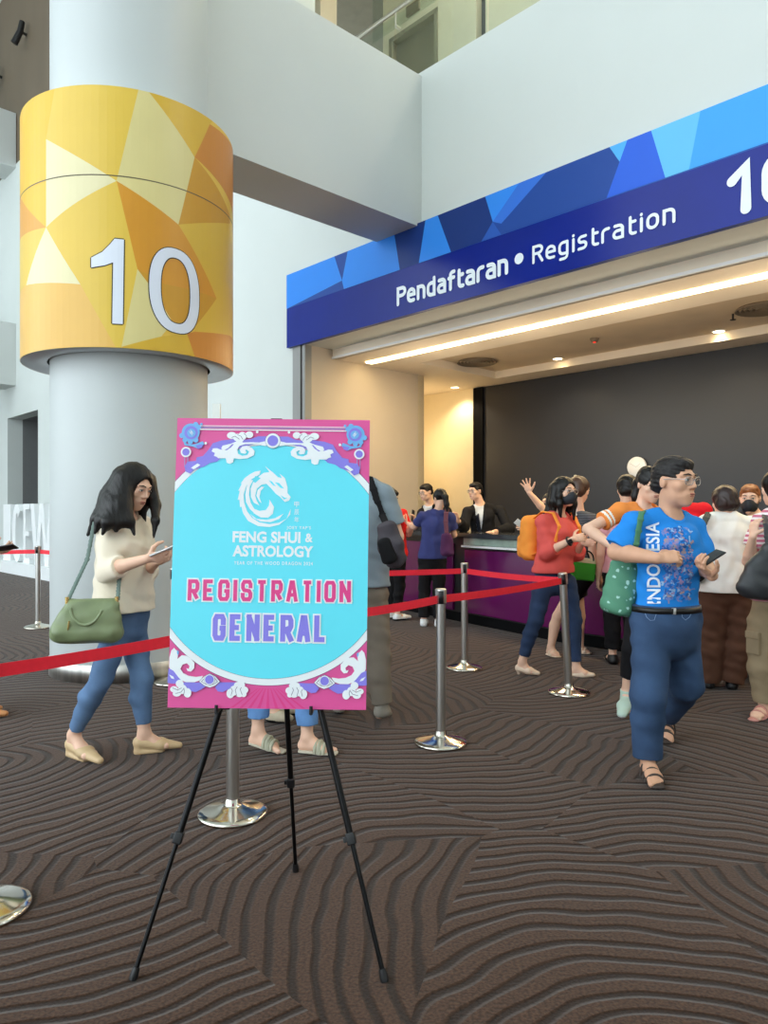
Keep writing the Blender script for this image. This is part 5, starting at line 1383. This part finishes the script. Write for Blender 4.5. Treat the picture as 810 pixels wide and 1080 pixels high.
# ---- the queue
M_coral = cloth('blouse_coral', (220, 92, 86), var=.06)
M_nude = mat('leather_nude', (232, 206, 182), .5, var=.04)
coral = person('masked woman in a coral blouse wearing an orange backpack', 587, 6.25, 40, 1.62, g=.006, hair=dict(len=.2, front=.13), seed=12, glasses='pale', mask=True,
    head=dict(px=595, py=519, dd=-.02, yaw=30, pitch=2, s=1.05), J=dict(neck=(588, 544, 0), shR=(573, 551, -.10), shL=(602, 551, .11), elR=(578, 582, -.16), wrR=(604, 569, -.30), elL=(607, 583, .06), wrL=(614, 573, -.10),
        pel=(583, 606, 0), hipR=(573, 615, -.04), hipL=(597, 615, .05), knR=(565, 655, -.03), anR=(551, 697, .02), toR=(566, 708, -.02, .02), knL=(606, 655, .02), anL=(608, 704, -.02), toL=(624, 717, -.08, .02)),
    hands=dict(R=dict(d=(.9, .1, .2), curl=.6), L=dict(d=(.7, -.3, .1), curl=.7)),
    top=dict(m=M_coral, name='blouse', sleeve=1.30, hem=.885, ease=.022, flare=.026, puff=.010, amp=.005), low=dict(m=M_denimd, name='jeans', cuff=.05, r=(.09, .064, .046), ease=.008), shoe=dict(kind='pump', m=M_nude))
clipw = person('brown-haired woman in a dark striped top with bare legs, behind the coral blouse', 611, 7.1, 118, 1.64, g=.008, hair='bob', hair_m=M_hairbr, seed=13,
    head=dict(px=611, py=516, dd=0, yaw=112, pitch=14), J=dict(knR=(588, 650, 0), anR=(581, 682, 0), toR=(588, 690, -.1, .02), knL=(612, 650, .1), anL=(612, 684, .12), toL=(621, 692, .08, .02)),
    top=dict(m=stripes('tee_dark_stripe', (38, 38, 46), (110, 112, 120), 22), name='t_shirt', sleeve=.7, hem=.80), low=dict(m=M_blacktr, name='shorts', kind='shorts'),
    shoe=dict(kind='sandal', m=M_nude, sole=M_nude))
M_orange = cloth('tee_orange', (240, 146, 72), var=.05)
def orange_mi(c):
    a, b = pt(655, 540, 5.02), pt(620, 558, 4.95); L = np.linalg.norm(b - a); ax = (b - a) / L
    t = ((c - a) @ ax) / L; rad = np.linalg.norm(c - a - np.outer(t * L, ax), axis=1)
    return ((rad < .10) & (((t > .36) & (t < .42)) | ((t > .47) & (t < .53)))).astype(int)
orangew = person('woman in glasses and an orange T-shirt bending forward beside the man in blue', 674, 5.05, 38, 1.72, g=.006, hair='tied', seed=14, glasses='dark',
    head=dict(px=685, py=511, dd=-.06, yaw=14, pitch=16), J=dict(neck=(677, 537, 0), shR=(655, 540, -.03), shL=(699, 545, .10), elR=(620, 558, -.10), wrR=(648, 578, -.32), elL=(706, 585, .0), wrL=(690, 590, -.2),
        pel=(684, 628, .08), anR=(661, 728, .05), toR=(656, 741, -.12, .025), anL=(694, 728, .2)),
    hands=dict(R=dict(curl=.6)), top=dict(m=[M_orange, cloth('sleeve_stripe', (244, 240, 232), var=.02)], name='t_shirt', sleeve=.56, hem=.80, ease=.016, mi=orange_mi), low=dict(m=M_blacktr, cuff=.11, r=(.095, .07, .06)),
    shoe=dict(kind='sneaker', m=mat('mint_canvas', (186, 208, 194), .7, var=.03), sole=M_white))
person('dark-haired person in a pink top and black trousers at the counter behind the orange T-shirt', 656, 6.75, 176, 1.62, g=.008, hair='bob', seed=15, face=False, head=dict(px=661, py=515, dd=0, yaw=190, pitch=10),
    top=dict(m=cloth('tee_pink', (226, 170, 180)), name='t_shirt', sleeve=.6, hem=.84), low=dict(m=M_blacktr, r=(.095, .075, .07)), shoe=dict(kind='leather', m=M_blackpl))
person('person in a bright red T-shirt, only a shoulder showing behind the man in blue', 727, 6.35, 190, 1.60, g=.008, hair='short', seed=16, face=False, fem=False, head=dict(px=716, py=523, dd=.05, yaw=215, pitch=25),
    J=dict(neck=(722, 536, 0), shR=(742, 539, 0), shL=(705, 542, .04)), top=dict(m=cloth('tee_scarlet', (222, 30, 44)), name='t_shirt', sleeve=.6, hem=.82), low=dict(m=M_denimd, name='jeans'), shoe=dict(kind='sneaker', m=M_blackpl))
M_whiteb = cloth('blouse_white', (246, 244, 238), var=.03)
whitew = person('woman with dark hair in a loose white top and brown trousers, back turned', 766, 5.76, 176, 1.60, g=.007, hair='bob', seed=17, face=False, fat=1.08, hair_m=mat('hair_darkbrown', (44, 28, 26), .4, var=.25, vscale=40, bump=.5, bscale=140, stretch=(1, 1, .08)),
    head=dict(px=764, py=529, dd=.02, yaw=190, pitch=10), J=dict(neck=(766, 545, 0), shR=(790, 553, 0), shL=(745, 552, 0), knR=(781, 668, 0), anR=(772, 718, .02), knL=(751, 668, .06), anL=(747, 718, .06)),
    top=dict(m=M_whiteb, name='blouse', sleeve=.8, hem=.775, ease=.022, flare=.03, amp=.005), low=dict(m=M_browntr, cuff=.0, r=(.115, .100, .092), amp=.003), shoe=dict(kind='leather', m=M_blackpl))
copperw = person('copper-haired masked woman facing the camera beside the white top', 795, 6.2, -20, 1.64, g=.007, hair='short', hair_m=M_hairr, seed=18, mask=True, skin_c='light',
    head=dict(px=791, py=526, dd=0, yaw=-32, pitch=6, s=1.05), top=dict(m=cloth('tee_charcoal', (44, 46, 54)), name='t_shirt', sleeve=.6, hem=.82), low=dict(m=mat('denim_cobalt', (34, 62, 120), .85), name='jeans'), shoe=dict(kind='sneaker', m=M_blackpl))
stripew = person('person in a pink striped T-shirt and khaki cargo trousers at the right edge', 820, 5.0, 205, 1.62, g=.007, hair='bob', hair_m=M_hairb, seed=19, skin_c='light', face=False,
    J=dict(neck=(822, 541, 0), shL=(803, 552, -.02), shR=(842, 552, .08), elL=(789, 592, -.02), wrL=(794, 566, -.16), pel=(818, 640, 0), hipL=(806, 655, 0), hipR=(830, 655, .04), knL=(803, 704, 0), anL=(806, 748, .0), toL=(795, 757, -.12, .03), knR=(830, 704, .1), anR=(832, 745, .1)),
    hands=dict(L=dict(d=(.2, .2, .9))), top=dict(m=stripes('tee_pink_stripe', (244, 236, 240), (206, 110, 140), 9.5), name='t_shirt', sleeve=.62, hem=.80, ease=.02), low=dict(m=M_khaki, name='cargo_trousers', cuff=.05, r=(.105, .088, .066), amp=.0035),
    shoe=dict(kind='sandal', m=mat('strap_pink', (206, 140, 128), .6, var=.03), sole=mat('sole_pink', (206, 140, 128), .6, var=.03)))

# ---- seen only in part
person('person in pale jeans and flat sandals, only the feet showing under the poster', 300, 4.3, 62, 1.62, g=.006, hair='bob', seed=20,
    J=dict(anR=(272, 768, -.02), toR=(297, 781, -.07, .026), anL=(324, 776, -.06), toL=(352, 786, -.10, .026), knR=(276, 705, 0), knL=(325, 706, 0), wrR=(300, 620, -.1), wrL=(320, 620, 0)),
    top=dict(m=M_greypolo, name='shirt', sleeve=.7, hem=.82), low=dict(m=M_denimp, name='jeans', cuff=.06, r=(.092, .072, .064)), shoe=dict(kind='sandal', m=mat('sandal_sage', (170, 168, 146), .6, var=.05), sole=mat('sandal_sole', (196, 188, 170), .7, var=.04), straps=((.66, .046, .02), (.52, .060, .02))))
person('person in beige sneakers, one shoe showing under the poster behind the sandals', 290, 4.95, 70, 1.66, g=.008, hair='short', seed=21, fem=False, J=dict(anR=(289, 752, -.08), toR=(305, 763, -.15, .035)),
    top=dict(m=M_blacktr, name='shirt', sleeve=.7, hem=.85), low=dict(m=M_olivetr), shoe=dict(kind='sneaker', m=mat('sneaker_beige', (186, 174, 150), .8, var=.05)))
person('person at the left edge, only a hand with a phone and a shoe tip showing', -34, 5.0, 88, 1.62, g=.007, hair='bob', seed=22,
    J=dict(elR=(-36, 596, -.1), wrR=(-8, 582, -.16), elL=(-30, 598, .15), wrL=(-14, 590, .0), anR=(-22, 742, -.06), toR=(4, 751, -.05, .03)),
    hands=dict(R=dict(d=(.9, 0, .15), n=(0, .5, .8), curl=.5)), top=dict(m=cloth('tee_mauve', (150, 140, 160)), name='shirt', sleeve=.7, hem=.80, ease=.02), low=dict(m=M_blacktr), shoe=dict(kind='pump', m=mat('leather_tan', (190, 130, 80), .5)))
# ================================================================== WORN DETAILS
def child(r, nm): return [o for o in r['root'].children if o.name.split('.')[0] == nm][0]
def bvh(o):
    from mathutils.bvhtree import BVHTree
    off = Vector(LOC[o.name]); return BVHTree.FromPolygons([v.co + off for v in o.data.vertices], [tuple(p.vertices) for p in o.data.polygons])
# print on the blue T-shirt
tree = bvh(child(man, 't_shirt'))
def onshirt(px, py, l):
    r = Vector(((px - CX) / F, 1, (HY - py) / F)).normalized(); h = tree.ray_cast(Vector((0, 0, EYE)), r)
    p = h[0] if h[0] is not None else Vector(pt(px, py, 3.85))
    return p - r * (.0028 + .0009 * l)
fp = Flat(); rr = random.Random(11)
for k in range(420):
    x, y = rr.uniform(699, 730), rr.uniform(556, 634)
    if ((x - 714) / 17) ** 4 + ((y - 595) / 41) ** 4 > 1: continue
    a = rr.uniform(0, 6.28); L = rr.uniform(1.0, 3.6); c = rr.uniform(-1, 1)
    path = [(x + math.cos(a + c * t) * L * t, y + math.sin(a + c * t) * L * t) for t in (-1, -.5, 0, .5, 1)]
    fp.stroke(path, rr.uniform(.9, 2.4), rr.choice((0, 0, 1, 2, 2, 3, 4, 5)), rr.choice((0, 1, 2)))
fp.build('shirt_print', [cloth('ink_lavender', (116, 140, 206)), cloth('ink_rose', (156, 138, 184)), cloth('ink_navy', (52, 106, 186)), cloth('ink_pale', (150, 190, 230)), cloth('ink_sand', (170, 152, 158)), M_bluet], onshirt, man['root'])
fp = Flat(); fp.text('INDONESIA', 0, 0, 1, 0, 4, .02, 86, 14.0, 1.0); fp.remap(lambda a, b: (696.5 - b - .02 * a, 636.5 - a)); fp.f = [q[::-1] for q in fp.f]
fp.build('shirt_lettering', mat('ink_white', (228, 238, 248), .7, var=.02), onshirt, man['root'])
# his belt
pl = man['pts']['pel']; rr_ = [(.201, .160)]; lat = nrm(man['pts']['shR'] - man['pts']['shL'] + man['rt'] * .15); lat[2] = 0; lat = nrm(lat); fwd_ = A(-lat[1], lat[0], 0)
jt = bvh(child(man, 'jeans'))
def ringpts(z, n=40, off=.004):
    c = A(pl[0], pl[1], z); out = []
    for i in range(n):
        a = 2 * math.pi * i / n; d = lat * math.cos(a) + fwd_ * math.sin(a)
        h = jt.ray_cast(Vector(c + d * .6), Vector(-d)); p = A(*h[0]) if h[0] is not None else c + d * .18
        out.append(p + d * off)
    return out
lo_, hi_ = ringpts(.868), ringpts(.898); li_, hi2 = ringpts(.868, off=-.004), ringpts(.898, off=-.004); n = 40; m = MB()
m.add(lo_ + hi_ + li_ + hi2, [f for i in range(n) for j in [(i + 1) % n] for f in ((i, j, n + j, n + i), (n + i, n + j, 3 * n + j, 3 * n + i), (i, 2 * n + i, 2 * n + j, j), (2 * n + i, 3 * n + i, 3 * n + j, 2 * n + j))], 0, True)
bt = m.build('belt', mat('belt_black', (26, 24, 24), .4, var=.05), man['root'])
r_ = Vector(((708 - CX) / F, 1, (HY - 640) / F)).normalized(); h = jt.ray_cast(Vector((0, 0, EYE)), r_); c = A(*h[0]) - A(*r_) * .012; c[2] = .883
m = MB(); t = nrm(np.cross(A(0, 0, 1), A(*r_) * A(1, 1, 0))); m.obox(c, t, A(r_[0], r_[1], 0), A(0, 0, 1), .024, .005, .017, 0, .003); m.build('buckle', M_chrome, bt)
def onj(px, py, o=.0015):
    r = Vector(((px - CX) / F, 1, (HY - py) / F)).normalized(); h = jt.ray_cast(Vector((0, 0, EYE)), r); return A(*(h[0] - r * o)) if h[0] is not None else None
m = MB()
for line_ in ([(680, 646), (682, 651), (686, 654.5), (690, 654), (692, 648), (692.5, 644)], [(730, 645), (727, 651), (723, 654), (719.5, 651), (719, 645)]):
    q_ = [onj(*a_) for a_ in line_]; q_ = [a_ for a_ in q_ if a_ is not None]
    if len(q_) > 2: m.tube(q_, .0017, 6)
m.build('stitching', cloth('thread', (128, 150, 184), var=0), man['root'])
# cargo pocket of the khaki trousers
kt = bvh(child(stripew, 'cargo_trousers'))
h = kt.ray_cast(Vector((0, 0, EYE)), Vector(((795 - CX) / F, 1, (HY - 678) / F)).normalized())
if h[0] is not None:
    nn_ = nrm(A(h[1][0], h[1][1], 0)); tt_ = A(-nn_[1], nn_[0], 0)
    m = MB().obox(A(*h[0]) + nn_ * .004, tt_, nn_, A(0, 0, 1), .05, .012, .075, 0, .005).obox(A(*h[0]) + nn_ * .012 + A(0, 0, .055), tt_, nn_, A(0, 0, 1), .053, .010, .024, 0, .004); m.build('pocket', M_khaki, stripew['root'])
# wristwatch, hair clip
p = coral['pts']; d = nrm(p['wrR'] - p['elR']); c = p['wrR'] - d * .035; a = nrm(np.cross(d, A(0, 0, 1))); b_ = np.cross(d, a)
m = MB(); m.tube([c + (a * math.cos(t) + b_ * math.sin(t)) * .034 for t in [2 * math.pi * i / 20 for i in range(20)]], .009, 8, closed=True); m.obox(c - A(0, .036, 0), d, A(0, 1, 0), np.cross(d, A(0, 1, 0)), .019, .007, .019, 0, .004)
m.build('wristwatch', M_blackpl, coral['root'])
m = MB(); c = clipw['W'](-.055, .0, .125); m.obox(c, clipw['HR'][:, 1], clipw['HR'][:, 0], A(0, 0, 1), .045, .016, .014, 0, .006); m.build('hair_clip', mat('clip_cream', (226, 208, 170), .4, var=.05), clipw['root'])

# ================================================================== THINGS THEY CARRY
def phone(c, along, face, m, lab, L=.075, w=.036):
    along = nrm(along); face = nrm(face - along * np.dot(face, along)); s_ = np.cross(along, face)
    t = thing('phone', c, lab, 'phone')
    MB().obox(c, along, s_, face, L, w, .004, 0, .003).build('case', m, t)
    MB().obox(c + face * .0042, along, s_, face, L * .95, w * .92, .0006).build('screen', mat('phone_screen', (18, 20, 26), .12, var=0), t)
M_ph = mat('phone_black', (28, 24, 26), .3, var=.03); M_phw = mat('phone_white', (236, 238, 240), .3, var=.02)
phone(pt(748.5, 589, 3.70), A(.72, .12, .42), A(-.4, -.25, .86), M_ph, 'black phone in the hand of the man in the blue T-shirt')
phone(pt(172.5, 581.5, 3.84), A(.80, .1, .34), A(-.3, .15, .95), M_phw, 'white phone in the hand of the woman in the cream blouse', .07, .034)
phone(pt(435.5, 544, 9.34), A(.1, .2, .9), A(-.7, .4, 0), M_ph, 'phone held up by the person in the red top')
phone(pt(549, 553, 8.50), A(-.7, -.2, .5), A(-.3, .6, .6), M_phw, 'pale phone held over the counter beside the orange backpack')
phone(pt(5, 578, 4.80), A(.9, 0, .15), A(0, .4, .9), M_ph, 'phone held by the hand at the left edge')

def bag(nm, lab, c, cat='bag', group=None): return thing(nm, c, lab, cat, group)
def band(path, w, t, lat, name, m, root, k=.004):
    Bf = Field(np.min(path, axis=0) - .08, np.max(path, axis=0) + .08, .005); Bf.loft(path, [(w, t)] * len(path), lat, .01); return skin(name, Bf, m, root)
# green handbag of the woman in cream
M_gbag = mat('leather_olive', (128, 142, 104), .38, var=.08, vscale=12, bump=.15, bscale=220); M_gstrap = mat('strap_sage', (98, 120, 112), .5, var=.05)
M_gold = mat('gold_fitting', (226, 200, 130), .25, .9, var=0)
dB = 3.90; c = pt(92, 656, dB); t = bag('handbag', 'soft green leather handbag on the hip of the woman in the cream blouse', c, 'handbag')
Bf = Field(c - A(.3, .2, .2), c + A(.3, .25, .2), .005); ax = nrm(A(1, .25, -.02)); ay = A(-ax[1], ax[0], 0)
lo_ = pt(92, 666, dB); hi_ = pt(98, 637, dB + .02)
Bf.loft([lo_ - ax * .125, lo_ + ax * .125], [(.075, .062), (.078, .062)], ay, .02); Bf.loft([lo_ * .5 + hi_ * .5 - ax * .105, lo_ * .5 + hi_ * .5 + ax * .10], [(.062, .06), (.066, .06)], ay, .04)
Bf.loft([hi_ - ax * .10, hi_ + ax * .10], [(.030, .030), (.036, .028)], ay, .05); Bf.folds(.003, 1.3, 4); Bf.plane(A(0, 0, -1), pt(92, 682, dB), .02)
skin('bag_body', Bf, M_gbag, t)
for o in (-.058, .062):
    q = [pt(76, 640, dB) + ay * o, pt(79, 655, dB) + ay * o * 1.25, pt(90, 663, dB) + ay * o * 1.35, pt(103, 658, dB) + ay * o * 1.25, pt(109, 642, dB) + ay * o]
    m = MB().tube([(q[0] * (1 - u) ** 4 + q[1] * 4 * u * (1 - u) ** 3 + q[2] * 6 * u * u * (1 - u) ** 2 + q[3] * 4 * u ** 3 * (1 - u) + q[4] * u ** 4) for u in [i / 14 for i in range(15)]], .0075, 9); m.build('handle', M_gbag, t)
tp = woman['pts']['shR'] + A(-.02, -.03, .065)
st = band([hi_ - ax * .125 + A(0, 0, .02), pt(92, 590, 4.02), tp - A(.045, 0, .03)], .013, .004, A(1, 0, 0), 'shoulder_strap', M_gstrap, t)
band([hi_ + ax * .125 + A(0, .0, .02), pt(126, 608, 3.99), pt(122, 590, 4.05), tp + A(.02, .02, -.01)], .013, .004, A(1, 0, 0), 'shoulder_strap', M_gstrap, t)
for e in (hi_ - ax * .125, hi_ + ax * .125):
    m = MB().tube([e + A(0, -.012, .005), e + A(0, -.012, .04)], .010, 10); m.build('clasp', M_gold, t)
m = MB().tube([pt(73, 655, dB - .09), pt(71, 668, dB - .085)], .005, 8); m.build('charm', M_gold, t)

# green printed tote of the man in blue
def tote_mat():
    m = mat('tote_print', (82, 142, 114), .7, var=0); nt = m.node_tree; N = nt.nodes; L = nt.links; b = N['Principled BSDF']
    tc = N.new('ShaderNodeTexCoord'); ns = N.new('ShaderNodeTexNoise'); ns.inputs['Scale'].default_value = 30; L.new(tc.outputs['Object'], ns.inputs['Vector'])
    ad = N.new('ShaderNodeVectorMath'); ad.operation = 'MULTIPLY_ADD'; L.new(ns.outputs['Color'], ad.inputs[0]); ad.inputs[1].default_value = (.03, .03, .03); L.new(tc.outputs['Object'], ad.inputs[2])
    vo = N.new('ShaderNodeTexVoronoi'); vo.inputs['Scale'].default_value = 26; L.new(ad.outputs[0], vo.inputs['Vector'])
    r = N.new('ShaderNodeValToRGB'); e = r.color_ramp.elements; e[0].position = .0; e[0].color = rgb((170, 214, 204)); e[1].position = .26; e[1].color = rgb((82, 142, 114))
    x = r.color_ramp.elements.new(.22); x.color = rgb((170, 214, 204)); L.new(vo.outputs['Distance'], r.inputs['Fac']); L.new(r.outputs['Color'], b.inputs['Base Color']); return m
M_tote = tote_mat(); M_toter = cloth('tote_green', (84, 138, 108))
dT = 4.02; c = pt(653, 625, dT); t = bag('tote_bag', 'green tote bag with pale doodles under the arm of the man in blue', c, 'tote bag')
Bf = Field(c - A(.22, .22, .25), c + A(.22, .22, .25), .005); lt = nrm(A(.95, -.3, 0))
Bf.loft([pt(659, 596, dT), pt(656, 622, dT - .02), pt(650, 640, dT - .03)], [(.080, .035), (.092, .060), (.092, .066)], lt, .02); Bf.folds(.004, 1.2, 9); Bf.plane(A(-.25, 0, -1), pt(650, 648, dT), .02)
skin('bag_body', Bf, M_tote, t)
m_ = man['pts']; sh = m_['shR']; nk_ = m_['neck']
tr2 = tree
def onb(px, py, o=.012):
    r = Vector(((px - CX) / F, 1, (HY - py) / F)).normalized(); h = tr2.ray_cast(Vector((0, 0, EYE)), r); p = h[0] if h[0] is not None else Vector(pt(px, py, 3.9)); return A(*(p - r * o))
band([sh * .5 + nk_ * .5 + A(0, .05, .055), onb(676.5, 540.5, .006), onb(675.5, 548), onb(673.5, 560), onb(671, 574), onb(669, 586), pt(668, 598, dT - .05)], .017, .004, A(1, .1, 0), 'shoulder_strap', M_toter, t)

# orange backpack
M_obp = cloth('backpack_orange', (250, 156, 66), var=.05); p = coral['pts']; fw = coral['fw']; rt = coral['rt']; up = A(0, 0, 1)
c = p['chest'] * .6 + p['waist'] * .4 - fw * .235 + up * .01; t = bag('backpack', 'bright orange backpack on the back of the masked woman in coral', c, 'backpack')
R_ = np.stack([rt, fw, up], 1); Bf = Field(c - A(.3, .3, .32), c + A(.3, .3, .32), .006)
Bf.box(c, R_, (.14, .085, .20), .07, .01); Bf.box(c - fw * .085 - up * .07, R_, (.105, .045, .10), .04, .03); Bf.folds(.004, 1, 8); skin('pack_body', Bf, M_obp, t)
for q in (-1, 1):
    sx = p['sh' + ('R' if q > 0 else 'L')] * .72 + p['neck'] * .28
    band([c + rt * q * .07 + up * .17 + fw * .05, sx - fw * .05 + up * .075, sx + fw * .06 + up * .062, sx + fw * .125 - up * .05, sx + fw * .11 - up * .2 + rt * q * .05, c + rt * q * .12 - up * .14 + fw * .08], .022, .007, rt, 'shoulder_strap', M_obp, t)
m = MB().obox(c - fw * .132 - up * .05 + rt * .03, rt, fw, up, .03, .003, .03, 0, .002); m.build('patch', mat('patch_pale', (246, 190, 130), .7, var=.02), t)

# sling bag of the man in grey
M_sl = cloth('sling_grey', (78, 74, 80), var=.12); M_slb = cloth('sling_black', (26, 26, 28)); dS = 4.70
c = pt(413, 574, dS); t = bag('sling_bag', 'dark grey sling bag on the back of the man in the grey polo shirt', c, 'sling bag')
Bf = Field(c - A(.2, .2, .28), c + A(.2, .2, .28), .006); Bf.loft([pt(408, 556, dS), pt(412, 575, dS), pt(417, 590, dS + .02)], [(.060, .045), (.085, .06), (.072, .055)], A(1, 0, 0), .02); Bf.folds(.004, 1.2, 3); b0 = skin('bag_body', Bf, M_sl, t)
Bf = Field(c - A(.2, .25, .28), c + A(.2, .2, .28), .006); Bf.loft([pt(405, 572, dS - .05), pt(411, 590, dS - .045)], [(.045, .03), (.052, .03)], A(1, 0, 0), .02); skin('pocket', Bf, M_slb, t)
gt = bvh(child(greyman, 'polo_shirt'))
def ong(px, py, o=.01):
    r = Vector(((px - CX) / F, 1, (HY - py) / F)).normalized(); h = gt.ray_cast(Vector((0, 0, EYE)), r); q = h[0] if h[0] is not None else Vector(pt(px, py, 4.82)); return A(*(q - r * o))
band([greyman['pts']['neck'] + A(-.02, .04, .035), ong(390, 504, .004), ong(394, 516), ong(398, 530), ong(403, 543), pt(407, 552, dS)], .024, .005, A(1, 0, .3), 'strap', M_slb, t)

# purple bag of the woman in indigo
M_pb = cloth('bag_purple', (84, 46, 84), var=.15); dP = 8.72; c = pt(471, 576, dP); t = bag('shoulder_bag', 'purple woven bag hanging from the shoulder of the woman in indigo', c, 'shoulder bag')
Bf = Field(c - A(.2, .2, .26), c + A(.2, .2, .26), .008); Bf.loft([pt(471, 565, dP), pt(471.5, 583, dP)], [(.062, .035), (.085, .05)], A(1, 0, 0), .02); Bf.folds(.004, 1, 2); skin('bag_body', Bf, M_pb, t)
band([pt(471.5, 537.5, 8.93), pt(470.5, 541, 8.80), pt(470, 550, 8.76), pt(471, 562, dP)], .028, .006, A(1, 0, 0), 'strap', mat('strap_plum', (98, 52, 72), .8, var=.05), t)

# green and cream bag of the brown-haired woman
dG = 6.78; c = pt(615, 600, dG); t = bag('shopping_bag', 'bright green bag with a cream top and dark handles beside the coral blouse', c, 'bag')
ax = nrm(A(1, .15, -.12)); az = nrm(A(.04, 0, 1)); az = nrm(az - ax * az.dot(ax)); ay = np.cross(az, ax)
m = MB().obox(c - az * .02, ax, ay, az, .108, .045, .085, 0, .02); m.build('bag_body', cloth('bag_green', (64, 156, 52)), t)
m = MB().obox(c + az * .078, ax, ay, az, .104, .042, .024, 0, .012); m.build('bag_top', cloth('bag_cream', (224, 214, 178)), t)
for o in (-.05, .05):
    m = MB().tube([c + ay * o + ax * .07 * math.cos(math.pi * i / 12) + az * (.085 + .085 * math.sin(math.pi * i / 12)) for i in range(13)], .007, 8); m.build('handle', M_slb, t)
st = band([pt(606.5, 526, 7.0), pt(606, 538, 6.82), pt(607, 560, 6.80), pt(609, 588, 6.80)], .020, .005, A(1, 0, 0), 'shoulder_strap', cloth('strap_cream', (222, 224, 220), var=.02), t)
m = MB().obox(pt(606, 546, 6.79), A(1, 0, 0), A(0, 1, 0), A(0, 0, 1), .026, .012, .02, 0, .004); m.build('slider', M_blackpl, st)

# black tote of the person in stripes, dark shoulder bag of the woman in white
dK = 4.72; c = pt(800, 608, dK); t = bag('tote_bag', 'large slouchy black tote bag at the right edge, by the striped T-shirt', c, 'tote bag')
Bf = Field(c - A(.32, .25, .32), c + A(.35, .25, .32), .007); Bf.loft([pt(812, 580, dK), pt(806, 602, dK), pt(800, 622, dK)], [(.055, .04), (.12, .06), (.155, .075)], nrm(A(1, 0, -.15)), .02); Bf.folds(.006, .8, 5); Bf.plane(A(-.08, 0, -1), pt(800, 633, dK), .02)
skin('bag_body', Bf, mat('tote_black', (50, 52, 56), .42, var=.12, vscale=8), t)
band([stripew['pts']['shL'] + A(.03, .02, .075), pt(808, 553, dK + .05), pt(809, 566, dK + .02), pt(811, 584, dK)], .020, .005, A(1, 0, 0), 'strap', mat('strap_dark', (58, 60, 64), .5, var=.05), t)
wt = whitew['pts']; c = pt(735, 590, 5.72); t = bag('shoulder_bag', 'dark strapped bag on the left shoulder of the woman in white', c, 'shoulder bag')
Bf = Field(c - A(.2, .2, .25), c + A(.2, .2, .25), .008); Bf.loft([pt(737, 582, 5.70), pt(735, 606, 5.70)], [(.06, .05), (.075, .06)], A(0, 1, 0), .02); skin('bag_body', Bf, M_slb, t)
band([wt['shL'] * .8 + wt['neck'] * .2 + A(0, .03, .075), pt(745, 546, 5.62), pt(742, 552, 5.60), pt(739, 562, 5.62), pt(738, 578, 5.66)], .026, .006, A(1, 0, 0), 'strap', cloth('strap_greygreen', (84, 88, 84)), t)
